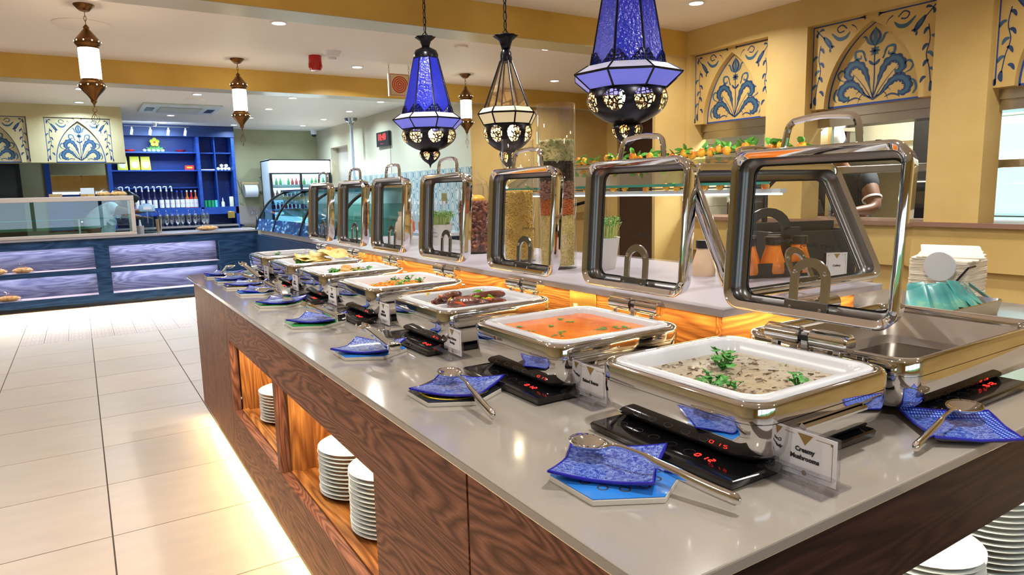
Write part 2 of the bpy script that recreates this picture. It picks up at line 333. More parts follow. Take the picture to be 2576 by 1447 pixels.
def motif(Wd,Ht,full=True):
    """brush strokes of one panel in metres, origin bottom centre; returns arch strokes and spandrel strokes"""
    A=G(); Sp=G(); U=Wd
    def st(g,pts,w,kind='line',mi=0,y=0,scal=0,one=0,mir=True):
        for sg in ((1,-1) if mir else (1,)):
            P=smoothp([(sg*p[0]*Wd,p[1]*Ht) for p in pts]); ws=wprof(len(P),w*Wd,kind)
            W=[]
            for i,a in enumerate(ws):
                s=1+(scal*abs(math.sin(i*.75)) if scal else 0)
                W.append(((a*s if sg*1>0 else a*(1 if one else s)),(a*(1 if one else s) if sg>0 else a*s)))
            g.ribbon(P,W,y=y,mi=mi)
    # acanthus plumes
    low=[(0,.06),(.06,.10),(.11,.19),(.165,.255),(.225,.25),(.265,.18),(.255,.11),(.215,.085),(.195,.12)]
    upp=[(0,.08),(.03,.20),(.055,.33),(.095,.44),(.155,.485),(.205,.44),(.215,.365),(.185,.325),(.16,.355)]
    for P in (low,upp):
        st(A,P,.024,'plume',0,0,.65); st(A,P,.012,'plume',1,-.0012,.35)
        st(A,[(p[0]*.72,p[1]*.86) for p in P[:5]],.004,'tip',0,-.0018)
    st(A,[(0,.06),(.05,.10),(.10,.17),(.14,.13)],.006,'tip'); st(A,[(0,.05),(.07,.12),(.10,.10),(.12,.03)],.006,'tip')
    st(A,[(.02,.08),(.07,.2),(.14,.33),(.19,.40)],.004,'tip')
    st(A,[(.235,.30),(.28,.33),(.295,.39),(.265,.43),(.24,.41),(.25,.38)],.008,'leaf',1); st(A,[(.30,.06),(.325,.12),(.31,.20),(.275,.225)],.009,'leaf',1)
    st(A,[(0,.06),(.005,.3),(.0,.5),(.0,.6)],.005,'line',0,0,0,0,False)
    st(A,[(0,.44),(.025,.47),(.045,.5)],.010,'leaf'); st(A,[(.07,.56),(.10,.62),(.15,.62),(.15,.55),(.11,.54),(.11,.58)],.010,'leaf',1)
    st(A,[(.065,.50),(.085,.57),(.10,.62)],.007,'tip'); st(A,[(.09,.06),(.14,.09),(.19,.07),(.21,.04)],.006,'leaf',0)
    for k in range(8):
        a=k*PI/4; A.ribbon([(0,.60*Ht),(.022*Wd*math.cos(a),.60*Ht+.022*Wd*math.sin(a)),(.042*Wd*math.cos(a),.60*Ht+.042*Wd*math.sin(a))],[.003,.008*Wd/.8,.0005],y=-.001,mi=k%2)
    for pts,w in (([(0,.66),(.03,.72),(.035,.78),(.0,.86)],.011),([(0,.66),(.05,.70),(.075,.77),(.10,.775)],.009)): st(A,pts,w,'leaf',0 if w>.01 else 1,-.001)
    st(A,[(0,.66),(0,.76),(0,.87)],.016,'leaf',1,-.0015,0,0,False)
    # spandrels
    for sg in (1,-1):
        def sp(pts,w,kind='line',mi=0,y=0,scal=0):
            P=smoothp([(sg*p[0]*Wd,p[1]*Ht) for p in pts]); Sp.ribbon(P,[q for q in wprof(len(P),w*Wd,kind)],y=y,mi=mi)
        sp([(.055,.985),(.25,.985),(.487,.985)],.0045,'line',2); sp([(.487,.985),(.487,.5),(.487,.03)],.0045,'line',2)
        sp([(.05,1.005),(.07,.985),(.10,.985)],.009,'tip',0); sp([(.05,.965),(.07,.985),(.10,.985)],.009,'tip',0)
        sp([(.487,.02),(.495,.05),(.487,.09)],.012,'leaf',0)
        sp([(.46,.95),(.42,.88),(.38,.82)],.004); sp([(.44,.93),(.455,.89),(.45,.86)],.010,'leaf'); sp([(.44,.93),(.41,.945),(.395,.93)],.009,'leaf')
        sp([(.40,.86),(.35,.77),(.32,.70)],.020,'leaf',0); sp([(.385,.845),(.34,.75)],.010,'leaf',1,-.001); sp([(.33,.73),(.30,.72)],.008,'leaf'); sp([(.34,.71),(.335,.66)],.008,'leaf')
        sp([(.33,.88),(.27,.80),(.21,.80),(.17,.86)],.014,'leaf',1); sp([(.20,.90),(.24,.95),(.28,.92),(.26,.87),(.22,.88)],.005); sp([(.16,.93),(.13,.90),(.11,.85)],.005,'tip')
        sp([(.42,.76),(.435,.60),(.415,.45),(.44,.30),(.455,.14)],.0035)
        for q in range(7):
            y0=.72-.085*q; x0=.43+.012*math.sin(q*1.7); dx=(.045 if q%2 else -.04)
            sp([(x0,y0),(x0+dx*.6,y0-.01),(x0+dx,y0-.06)],.011,'leaf',q%2)
        sp([(.455,.16),(.46,.10),(.45,.05)],.014,'leaf',0)
    return A,Sp
def gothic(hw,h,n=14):
    R=(h*h+hw*hw)/(2*hw); pts=[]
    for i in range(n+1):
        z=h*i/n; x=-(R-hw)+math.sqrt(max(R*R-z*z,0)); pts.append((max(x,0),z))
    return pts
def arch_panel(name,Wd,Ht,M,plaster,label,dark=.05):
    """panel in local XZ facing -Y (origin bottom centre): spandrel plates proud of a recessed pointed arch"""
    t=bpy.data.objects.new(name,None); COL.objects.link(t); t.matrix_world=M; tag(t,label,'wall panel','arched panels painted with blue flowers')
    pts=gothic(.375*Wd,.93*Ht)
    g=G().box(-Wd/2,Wd/2,dark,dark+.03,0,Ht)
    g.build('arch_field',plaster,parent=t,smooth=0)
    for sg in (1,-1):
        s=G(); q=[(Wd/2,0)]+[(x,z) for x,z in pts]+[(0,Ht),(Wd/2,Ht)]
        ring=[(sg*x,0,z) for x,z in q]; ring2=[(sg*x,dark,z) for x,z in q]
        s.loop([ring,ring2]); s.build('spandrel',plaster,parent=t,smooth=0)
    A,Sp=motif(Wd,Ht)
    out=[(-x,z) for x,z in pts]+[(x,z) for x,z in reversed(pts)]
    A.ribbon([(x*.985,z) for x,z in out],[.0075*Wd]*len(out),y=-.0004,mi=2); A.ribbon([(-.37*Wd,.006),(.37*Wd,.006)],[.0075*Wd]*2,y=-.0004,mi=2)
    o=A.build('painted_flowers',[M_pdark,M_pmid,M_pline],parent=t,smooth=0,loc=(0,dark-.0012,0)); o['kind']='stuff'
    o=Sp.build('painted_border',[M_pdark,M_pmid,M_pline],parent=t,smooth=0,loc=(0,-.0012,0)); o['kind']='stuff'
    return t
for i,((a,b),lb) in enumerate(zip(OP,('ochre arched panel with blue flowers above the leftmost serving hatch, beside the column','ochre arched panel with blue flowers above the hatch where the cook stands','ochre arched panel with blue flowers cut off by the right edge of the photo'))):
    arch_panel('arch_panel',b-a,.56,Matrix.Translation((4.42,(a+b)/2,1.90))@Matrix.Rotation(-PI/2,4,'Z'),M_wall,lb)
# bulkhead over the pastry counter
g=G().box(-4,.62,11.0,11.25,1.90,CEIL).box(-4,-1.25,10.9,11.0,1.90,CEIL).box(-.46,-.28,10.9,11,1.90,2.49).box(.48,.62,10.9,11,1.90,2.49).box(-1.25,.62,10.9,11,2.49,CEIL)
struct('wall_bulkhead',g,M_cream)
arch_panel('arch_panel',.76,.585,Matrix.Translation((.10,10.93,1.905)),M_cream,'cream arched panel with blue flowers over the pastry counter, whole in view')
arch_panel('arch_panel',.79,.585,Matrix.Translation((-.855,10.93,1.905)),M_cream,'cream arched panel with blue flowers at the left edge of the photo')
# kitchen behind the hatches
M_kt=mat('white_glazed_tile',(.70,.70,.62),.2)
struct('wall_kitchen_end',G().box(4.56,6.9,4.36,4.45,0,CEIL),M_mark if False else M_grout)
kw=bpy.data.objects['wall_kitchen_end']; p0=None
for r in range(9):
    for c in range(6):
        x=4.57+c*.215-(.107 if r%2 else 0); z=.98+r*.112; x0=max(x,4.57); x1=x+.212
        if p0 is None: p0=o=G().box(0,.212,0,.012,0,.109).build('wall_tile',M_kt,parent=kw,smooth=0,bevel=.002)
        else: o=twin(p0,kw)
        o.scale=((x1-x0)/.212,1,1); o.location=(x0,4.347,z)
struct('wall_kitchen_back',G().box(6.9,7,-5,4.45,0,CEIL),mat('kitchen_cream_wall',(.55,.50,.36),.5))
kb=bpy.data.objects['wall_kitchen_back']; p1=None
for r in range(11):
    for c in range(8):
        if p1 is None: p1=o=G().box(0,.012,0,.212,0,.109).build('wall_tile',M_kt,parent=kb,smooth=0,bevel=.002)
        else: o=twin(p1,kb)
        o.location=(6.885,.6+c*.215-(.107 if r%2 else 0),1.0+r*.112)
lamp('kitchen_fill','AREA',(5.8,2.6,2.6),110,(.95,1,.92),1.2,.3)
lamp('kitchen_fill','AREA',(5.4,3.7,2.6),30,(1,.97,.85),.4,.3)  # unseen second fill, added to brighten the kitchen behind the hatches
# downlight trims
dl=thing('downlight','small round ceiling downlight with a glowing disc','downlight',(DL[0][0],DL[0][1],CEIL),0,'ceiling downlights')
G().lathe([(.062,-.004),(.062,.001)],20,0).lathe([(.048,-.006),(.062,-.004)],20,0).build('trim_ring',M_white,parent=dl)
G().lathe([(.001,-.004),(.048,-.0055)],20).build('glowing_disc',mat('downlight_disc',(1,1,1),.5,emit=10,ecol=(1,.98,.95)),parent=dl)
tag(dl,'round ceiling downlight nearest the left brass lantern on the ceiling')
def dname(x,y):
    row='in front of the near beam' if y<4.1 else ('between the two beams' if y<7.3 else 'in the blue-lit back ceiling')
    return row
DLL={(3.70,5.16):'ceiling downlight between the beams above the glass cylinders',(2.48,6.71):'ceiling downlight right of the red alarm',(4.83,6.60):'ceiling downlight between the beams, rightmost by the ochre alcove',(3.75,3.45):'ceiling downlight nearest the ochre column, before the near beam',(3.27,7.9):'downlight just behind the far beam beside the spiral sign',
(.15,9.28):'leftmost downlight just behind the far beam, above the bulkhead',(.14,10.53):'leftmost downlight close to the flowered bulkhead',(1.36,9.25):'downlight in front of the ceiling cassette unit',(1.32,11.69):'downlight just behind the ceiling cassette unit',(1.32,12.88):'farthest downlight above the spot rail',
(2.48,9.13):'nearest downlight of the second row from the blue unit',(2.47,10.40):'second downlight right of the hanging brass lantern',(2.46,11.63):'third downlight of the row right of the far brass lantern',(2.44,12.86):'last downlight of the row by the tip of the brass lantern',
(3.63,10.27):'downlight by the top of the metal pole on the far right wall',(3.61,11.48):'downlight left of the pole on the far ceiling',(3.58,12.63):'farthest downlight near the corner camera',(3.66,9.07):'downlight nearest the wall clock, behind the far beam'}
for i,(x,y,c) in enumerate(DL[1:]):
    if (x,y) in DLL: dup(dl,(x,y,CEIL),label=DLL[(x,y)])
# ---------------- pastry counter, far left ----------------
t=thing('pastry_counter','navy oak counter with four lit shelves below the display case','counter',(0,0,0))
g=G()
XN=[(-2.6,-1.02),(-.86,.12),(.285,1.62)]; ZN=[(.175,.455),(.515,.80)]
XN=[(-2.6,.12),(.285,1.62)]
g.box(-3.2,2.16,10.25,10.29,.08,.175).box(-3.2,2.16,10.25,10.29,.80,.905).box(-3.2,2.16,10.25,10.29,.455,.515)
for a,b in ((-3.2,-2.6),(.12,.285),(1.62,2.16)): g.box(a,b,10.2505,10.29,.175,.80)
g.box(-3.2,2.16,10.55,10.7,.08,.905)
g.build('carcass',M_navy,parent=t,smooth=0)
for i,(a,b) in enumerate(XN):
    for j,(c,d) in enumerate(ZN):
        G().box(a,b,10.52,10.55,c,d).build('back_board',M_panelnavy,parent=t,smooth=0)
        G().box(a,b,10.262,10.52,c-.012,c).build('shelf',mat('pale_lilac_shelf',(.50,.42,.46),.4) if (i,j)==(0,0) else MATS['pale_lilac_shelf'],parent=t,smooth=0)
        lamp('niche_led','AREA',((max(a,-1.6)+b)/2,10.44,d-.012),5,(.95,.92,1),b-max(a,-1.6)-.05,.02,(math.radians(10),0,0))
G().box(-3.2,2.19,10.23,10.95,.905,.93).build('worktop',mat('worktop_brown_edge',(.33,.27,.26),.25),parent=t,smooth=0,bevel=.003)
# return of the counter along the curved display case
g=G().box(2.13,2.17,6.3,10.249,.08,.855).box(2.17,2.9,6.3,10.25,.08,.855).build('return_panel',M_navy,parent=t,smooth=0)
t=thing('pastry_display_case','low glass display case with a beige frame on the pastry counter','display case',(0,0,0))
fr=mat('beige_case_frame',(.60,.45,.36),.35)
g=G().box(-3,.625,10.25,10.31,1.385,1.445).box(-3,.625,10.25,10.31,.932,.975).box(.575,.625,10.251,10.309,.975,1.385).box(.575,.625,10.75,10.80,.932,1.445).box(-3,.625,10.75,10.80,1.40,1.445).box(.575,.625,10.31,10.75,1.42,1.445)
g.build('frame',fr,parent=t,smooth=0,bevel=.006)
G().box(-3,.575,10.275,10.281,.975,1.385).build('front_glass',M_case,parent=t,smooth=0)
G().box(-3,.575,10.33,10.73,1.43,1.436).build('top_glass',M_case,parent=t,smooth=0)
G().box(-3,.57,10.36,10.70,1.155,1.162).build('glass_shelf',M_gshelf,parent=t,smooth=0)
G().box(-3,.57,10.358,10.361,1.154,1.163).build('shelf_edge',M_gedge,parent=t,smooth=0)
G().box(-.02,0,10.36,10.38,.935,1.155).build('shelf_support',M_steel,parent=t,smooth=0)
# shelf unit on the back wall
t=thing('blue_shelf_unit','tall deep blue built-in shelf unit with syrup bottles and glasses','shelf unit',(0,0,0))
g=G().box(.47,2.48,13.66,13.69,0,CEIL).box(.47,2.48,13.2,13.25,2.46,CEIL).box(.47,2.48,13.22,13.66,1.19,1.225)
for a,b in ((.47,.53),(1.85,1.90),(2.15,2.165),(2.43,2.48)): g.box(a,b,13.21 if a!=2.15 else 13.28,13.66,(.0 if a in(.47,2.43) else 1.2),2.50)
g.box(.47,2.43,13.62,13.66,.9,1.2).box(.47,2.48,13.21,13.24,1.10,1.225)
g.build('carcass',M_blue,parent=t,smooth=0)
G().box(.46,2.49,13.19,13.20,2.46,CEIL-.001).build('header_board',mat('dark_blue_header',(.008,.028,.12),.45),parent=t,smooth=0)
for z in (2.175,1.865,1.57): G().box(.53,1.85,(13.25 if z>1.6 else 13.4),13.66,z,z+.022).build('shelf',M_blue,parent=t,smooth=0)
for z in (2.175,1.865):
    for a,b in ((1.90,2.15),(2.165,2.43)): G().box(a,b,13.30,13.66,z,z+.018).build('shelf',M_blue,parent=t,smooth=0)
G().box(.1,2.42,13.0,13.6,.885,.91).build('worktop',MATS['worktop_brown_edge'],parent=t,smooth=0)
G().box(.1,2.42,13.05,13.6,0,.885).build('base_cabinet',M_navy,parent=t,smooth=0)
lamp('shelf_lamp','AREA',(1.2,12.5,2.45),14,(.55,.75,1),.9,.2,(math.radians(50),0,0))
o=G().box(2.28,2.40,13.195,13.21,1.02,1.14).build('wall_socket',M_socket,label='brass socket plate on the blue shelf unit',cat='socket',bevel=.003)
# small goods on the blue shelves
def bottle_g(h,r,neck=.35):
    return [(.001,0),(r,0),(r,h*.5),(r*.85,h*.6),(r*neck,h*.72),(r*neck,h*.97),(r*neck*.7,h)]
M_syr=mat('dark_syrup_glass',(.03,.02,.05),.1,spec=.6); M_lab=mat('white_label',(.80,.76,.78),.5); M_capb=mat('blue_cap',(.02,.05,.6),.4); M_amb=mat('amber_syrup',(.5,.12,.02),.1)
def pump_bottle(x,y,z,lab,pump=True,liq=None,h=.29):
    t=thing('syrup_bottle',lab,'bottle',(x,y,z),0,'syrup bottles on the blue shelf')
    G().lathe(bottle_g(h,.036),14).build('bottle_body',liq or M_syr,parent=t)
    G().lathe([(.0365,h*.04),(.0368,h*.52)],14).build('label_band',M_lab,parent=t)
    G().lathe([(.0371,h*.24),(.0371,h*.33)],8,0,None).build('label_print',mat('pink_print',(.75,.15,.25),.5) if 'pink_print' not in MATS else MATS['pink_print'],parent=t)
    if pump: G().cyl((0,0,h),(0,0,h+.09),.011,8).cyl((0,0,h+.01),(0,0,h+.03),.017,8).tube([(0,0,h+.085),(-.03,0,h+.092),(-.065,0,h+.075)],.010,8).build('pump',M_porc,parent=t)
    else: G().cyl((0,0,h-.012),(0,0,h+.018),.015,10).build('cap',(M_porc if liq else M_capb),parent=t)
    return t
xs=[.66,.76,.86,.95,1.05,1.14,1.24,1.33,1.41]
nm=['first','second','third','fourth','fifth','sixth','seventh','eighth','ninth']
b0=None
for i,x in enumerate(xs):
    lab='%s white-labelled syrup bottle with a white pump, counted from the left'%nm[i]
    if b0 is None: b0=pump_bottle(x,13.34,1.225,lab)
    else: dup(b0,(x,13.34+.02*(i%2),1.225),.5*(i%3),label=lab)
for i,(x,l) in enumerate(((1.49,'blue-capped syrup bottle next to the pump bottles'),(1.57,'right one of the blue-capped syrup bottles'))): pump_bottle(x,13.33,1.225,l,False)
for i,(x,l) in enumerate(((1.65,'amber bottle next to the blue-capped pair'),(1.72,'red bottle right of the amber one'),(1.79,'last red-labelled bottle at the shelf end'))): pump_bottle(x,13.33,1.225,l,False,M_amb if i!=1 else mat('red_syrup',(.5,.02,.02),.1))
M_cup=glass('cup_glass',(.97,.99,1),.22,1.3,.15)
def glass_thing(nm_,lab,cat,x,y,z,prof,m,group,n=16):
    t=thing(nm_,lab,cat,(x,y,z),0,group); G().lathe(prof,n).build('bowl',m,parent=t); return t
gl=None
for i,(x,y) in enumerate(((1.17,13.2),(1.27,13.12),(1.36,13.22),(1.44,13.12),(1.53,13.22),(1.62,13.12),(1.73,13.2),(1.86,13.14),(1.93,13.22),(1.22,13.3),(1.5,13.32),(1.8,13.32))):
    prof=[(.001,.0),(.035,.0),(.034,.012),(.012,.02),(.012,.035),(.040,.07),(.050,.18),(.038,.215),(.012,.23),(.008,.27),(.014,.28),(.001,.29)]
    if gl is None:
        gl=thing('sundae_glass','footed clear glasses with domed lids on the back worktop','glass',(x,y,.91),0,'footed glasses on the back worktop')
        G().lathe(prof[:8],16).build('bowl',M_cup,parent=gl); G().lathe(prof[7:],12).build('lid_dome',M_cup,parent=gl)
    else: dup(gl,(x,y,.91))
M_yel=mat('yellow_bag',(.72,.66,.06),.35); M_yel2=mat('pale_label_oval',(.75,.76,.62),.5)
for x,l in ((.70,'leftmost yellow tea packet behind the bulkhead corner'),(.885,'middle yellow packet on the blue shelf'),(1.05,'right yellow packet on the blue shelf')):
    t=thing('yellow_packet',l,'packet',(x,13.40,1.887),0,'yellow packets on the blue shelf')
    G().rr([(0,.075,.04,.01),(.02,.078,.045,.01),(.19,.072,.035,.01),(.235,.07,.006,.003)],cap0=True,cap1=True).build('packet_bag',M_yel,parent=t)
    G().lathe([(.001,0),(.055,0)],18,0,Matrix.Translation((0,-.046,.09))@Matrix.Rotation(PI/2,4,'X')@Matrix.Scale(1.0,4)).build('packet_label',M_yel2,parent=t)
t=thing('red_tea_box','small red box with a yellow mark on the blue shelf','box',(1.74,13.42,1.887)); G().box(-.075,.075,-.03,.03,0,.085).build('carton',mat('red_card',(.72,.04,.03),.4),parent=t,bevel=.003); G().box(-.045,.045,-.0315,-.03,.035,.06).build('carton_print',M_yel,parent=t)
for x,l in ((.83,'red saucer left of the yellow flower'),(1.62,'dark red saucer right of the yellow flower')):
    G().lathe([(.001,0),(.05,0),(.085,.03),(.088,.04),(.08,.035),(.04,.012),(.001,.01)],18).build('saucer',MATS['red_card'] if x<1 else mat('dark_red_glaze',(.3,.01,.01),.2),loc=(x,13.4,2.197),label=l,cat='saucer')
t=thing('flower_arrangement','yellow orchid with leaves and white pebbles on the top blue shelf','flower',(1.22,13.38,2.197))
g=G()
for k in range(5): a=k*2*PI/5+.3; g.sphere((.045*math.cos(a),0,.17+.045*math.sin(a)),.035,sc=(1,.35,1))
g.build('petals',mat('yellow_petal',(.75,.8,.05),.4),parent=t)
G().sphere((0,-.02,.17),.014).build('flower_heart',mat('red_heart',(.6,.05,.1),.4),parent=t)
g=G()
for k in range(7): a=k*PI/6.; g.ribbon([(0,.02),(.07*math.cos(a),.03+.05*math.sin(a)),(.15*math.cos(a),.04+.08*math.sin(a))],[.006,.03,.003],y=.02+.004*k)
g.build('leaves',M_green,parent=t)
p0=None
for k,x in enumerate((-.17,-.10,-.03,.04,.11)):
    if p0 is None: p0=o=G().sphere((0,0,.022),.03,sc=(1,.9,.85)).build('pebble',M_porc,parent=t)
    else: o=twin(p0,t)
    o.location=(x,-.05,0.003)
r0=None
for k,(x,z) in enumerate(((2.21,0),(2.27,0),(2.33,0),(2.39,0),(2.27,.055),(2.35,.055))):
    l='rolled white napkins piled in the right bay of the blue unit'
    if r0 is None: r0=o=G().cyl((0,-.06,.028),(0,.06,.028),.028,14).build('napkin_roll',M_white,loc=(x,13.42,1.883+z),label=l,cat='napkin roll',group='napkin rolls in the blue unit')
    else: o=r0.copy(); COL.objects.link(o); o.location=(x,13.42,1.883+z)
G().box(1.90,2.14,13.3,13.5,1.884,1.90).build('paper_tray',M_white,label='flat white tray jutting from the narrow blue bay',cat='tray')
for i,(x,l) in enumerate(((1.94,'leftmost of the green tins'),(2.0,'second green tin from the left'),(2.06,'third green tin from the left'),(2.125,'turquoise tin at the end of the green ones'))):
    t=thing('tin',l,'tin',(x,13.32,1.226),0,'green tins in the blue unit'); G().lathe([(.001,0),(.028,0),(.028,.115),(.001,.115)],14).build('tin_body',mat('tin_green' if i<3 else 'tin_turquoise',(.02,.30,.12) if i<3 else (.1,.55,.55),.25) if ('tin_green' if i<3 else 'tin_turquoise') not in MATS else MATS['tin_green'],parent=t); G().lathe([(.029,.1),(.029,.122),(.001,.122)],14).build('tin_lid',MATS['tin_green'] if i<3 else MATS['tin_turquoise'],parent=t)
t=thing('squeeze_bottle','small clear squeeze bottle beside the cream carton','bottle',(2.235,13.32,1.226)); G().lathe(bottle_g(.14,.03),12).build('bottle_body',M_lab,parent=t); G().cyl((0,0,.13),(0,0,.16),.008,8).build('nozzle',M_porc,parent=t)
G().rr([(0,.035,.035,.02),(.17,.035,.035,.02),(.18,.03,.03,.02)],cap0=True,cap1=True).build('cream_canister',mat('cream_canister',(.70,.68,.50),.4),loc=(2.385,13.33,1.226),label='tall cream canister in the lower right bay',cat='canister')
# mirror left of the blue unit
t=thing('wall_mirror','mirror in a blue frame between the bulkhead and the display case','mirror',(0,0,0))
G().box(-.34,.47,13.69,13.70,1.5,2.07).build('mirror_glass',mat('mirror_silver',(.75,.78,.74),.02,1),parent=t,smooth=0)
G().box(-.42,-.34,13.67,13.70,.9,2.3).box(-.34,.47,13.68,13.70,.9,1.5).build('frame',M_blue,parent=t,smooth=0)
t=thing('till_terminal','black till seen through the display case glass','till',(.06,13.3,.9)); G().box(-.14,.14,-.1,.1,0,.22).build('housing',M_black,parent=t,bevel=.01)
for k in range(4): G().box(-.04+.03*k,-.02+.03*k,-.102,-.1,.14,.16).build('lit_key',mat('till_light',(.8,.9,1),.5,emit=2) if 'till_light' not in MATS else MATS['till_light'],parent=t)
struct('door_2',G().box(-1.5,-.78,13.62,13.70,0,2.3).box(-.80,-.74,13.60,13.70,0,2.4,1).box(-1.5,-.74,13.60,13.70,2.0,2.06,1),[mat('dark_glazed_door',(.03,.032,.03),.2),M_black],label='black framed door at the left edge')
# things on the worktops
t=thing('drinks_dispenser','slush dispenser with a grey cap beside the display case','dispenser',(.80,10.68,.93))
G().lathe([(.001,0),(.095,0),(.095,.02),(.07,.03),(.07,.29)],20).build('tank',M_case,parent=t); G().lathe([(.085,.29),(.10,.30),(.10,.36),(.09,.385),(.04,.39),(.04,.405),(.001,.405)],20).build('cap',mat('grey_blue_plastic',(.30,.42,.52),.35),parent=t)
G().box(-.05,.05,-.103,-.095,.32,.365).build('label_plate',M_lab,parent=t); G().box(-.08,.08,-.12,.12,-.0,.012).build('drip_tray',M_black,parent=t); G().box(-.11,-.075,-.06,.06,0,.22).build('side_column',M_black,parent=t)
G().lathe([(.001,0),(.030,0),(.042,.19),(.039,.19),(.028,.01)],18).build('shaker_cup',mat('copper_steel',(.62,.50,.38),.15,1),loc=(.905,10.42,.93),label='steel shaker cup on the pastry counter',cat='cup')
t=thing('straw_cup','glass of paper straws beside the display case','straw holder',(.68,10.40,.93)); G().lathe([(.001,0),(.04,0),(.045,.11)],14).build('cup',MATS['worktop_brown_edge'],parent=t)
s0=None
for k in range(8):
    a=k*.8
    if s0 is None: s0=o=G().cyl((0,0,.01),(0,0,.19),.006,6).build('straw',M_porc,parent=t)
    else: o=twin(s0,t)
    o.location=(.022*math.cos(a),.022*math.sin(a),0); o.rotation_euler=(.1*math.sin(a),-.1*math.cos(a),0)
M_bread=mat('bread_crust',(.62,.25,.05),.5,var=(25,[(.35,(.45,.14,.02)),(.6,(.80,.42,.12))],4),bump=(40,.4,.004)); M_bag=glass('clear_bag',(.97,.97,.98),.03,1.4,.12)
def loaf(lab,x,y,z,L=.14,knot=True,rz=0,group=None):
    t=thing('bagged_bread',lab,'bread',(x,y,z),rz,group)
    G().sphere((0,0,.035),1,n=16,m=8,sc=(L,.06,.035)).build('loaf',M_bread,parent=t)
    g=G().rr([(0,L*1.0,.065,.05),(.03,L*1.08,.07,.05),(.065,L*.85,.05,.04),(.085,.03,.02,.01),(.10,.012,.010,.006),(.12,.035,.02,.01)],cap0=True,cap1=False); 
    g.v=[(p[0]+random.uniform(-.004,.004),p[1]+random.uniform(-.004,.004),p[2]+(random.uniform(-.003,.003) if p[2]>.01 else 0)) for p in g.v]
    g.build('bag',M_bag,parent=t); return t
loaf('bagged flat loaf on the pastry counter right of the shaker cup',1.525,10.50,.93)
loaf('bagged loaf on the upper lit shelf, second from the left edge',-.66,10.38,.515,.11)
loaf('bagged loaf on the upper lit shelf, cut by the left edge',-.93,10.38,.515,.12)
loaf('bagged loaf alone on the lower lit shelf',-.84,10.38,.175,.13)
loaf('bagged rolls on top of the display case, rightmost with green tie',.47,10.52,1.437,.10)
loaf('bagged rolls in the middle on top of the display case',.30,10.52,1.437,.08)
t=thing('bread_basket','small box of buns with a white card on top of the display case','box',(.12,10.5,1.446)); G().box(-.08,.08,-.05,.05,0,.04).build('carton',M_bread,parent=t,bevel=.008); G().box(-.075,.075,-.055,-.05,.03,.11).build('card',M_white,parent=t)
G().box(-.30,-.16,10.45,10.55,1.446,1.485).build('cardboard_box',mat('tan_card',(.55,.30,.12),.6),label='small tan cardboard box on the display case',cat='box')
# paper roll holder, tap, sink
t=thing('paper_roll_holder','wire holder with a white paper roll on the back wall','paper roll',(2.78,13.55,1.5))
G().cyl((-.115,0,0),(.115,0,0),.115,24).build('paper_roll',M_white,parent=t); G().box(-.17,.17,.0,.02,.13,.17).build('wooden_bar',mat('pale_wood',(.52,.36,.18),.5),parent=t)
for s in(-1,1):
    G().tube([(s*.2,.12,.26),(s*.2,0,.26),(s*.16,-.02,.2),(s*.16,0,-.02),(s*.2,.05,-.06)],.008,6).build('wire_arm',M_steel,parent=t)
t=thing('basin_tap','swan-neck steel tap over the back sink','tap',(2.76,13.3,.90)); G().tube([(.06,.1,0),(.06,.1,.16),(.04,.06,.22),(-.04,0,.22),(-.06,-.02,.17)],.014,8).cyl((.06,.1,0),(.06,.1,.03),.025).build('spout',M_chrome,parent=t)
t=thing('sink_counter','low steel topped sink counter by the back wall','counter',(0,0,0)); G().box(2.5,3.0,12.95,13.68,.86,.9).build('worktop',M_steel,parent=t); G().box(2.5,3.0,13.0,13.68,0,.86).build('cabinet_body',M_sage,parent=t)
G().box(2.55,2.95,13.66,13.70,.9,1.22).build('splash_panel',mat('splash_rose_grey',(.40,.32,.28),.3),label='rose grey splashback behind the tap',cat='splashback')
# drinks fridge
t=thing('drinks_fridge','two-door drinks fridge with a blank glowing header','fridge',(0,0,0))
M_fr=mat('fridge_white',(.55,.60,.66),.4); M_frin=mat('fridge_inner_lit',(.8,.95,1),.5,emit=1.6,ecol=(.75,.95,1))
G().box(2.98,3.03,12.9,13.5,0,2.05).box(4.07,4.12,12.9,13.5,0,2.05).box(2.98,4.12,13.45,13.5,0,2.05).box(2.98,4.12,12.9,13.5,2.03,2.06).box(3.03,4.07,12.9,13.45,0,.3).build('cabinet',M_fr,parent=t,smooth=0)
g=G().rr([(0,.54,.045,.02,0,0),(.0,.54,.045,.02),(.21,.54,.045,.02)],cap0=True,cap1=True).build('light_box',mat('header_glow',(1,1,1),.5,emit=7,ecol=(.95,1,1)),parent=t,loc=(3.55,12.86,1.82))
G().box(2.99,4.11,12.86,12.9,1.79,1.815).box(2.99,3.03,12.86,12.9,.3,1.79).box(4.07,4.11,12.86,12.9,.3,1.79).box(3.53,3.57,12.86,12.9,.3,1.79).box(2.99,4.11,12.815,12.9,2.035,2.055).build('door_frame',M_black,parent=t,smooth=0)
G().box(3.03,4.07,13.40,13.42,.3,1.79).build('lit_back',M_frin,parent=t,smooth=0)
for a,b in ((3.04,3.52),(3.58,4.06)): G().box(a,b,12.885,12.89,.31,1.79).build('door_glass',M_case,parent=t,smooth=0)
cans={}
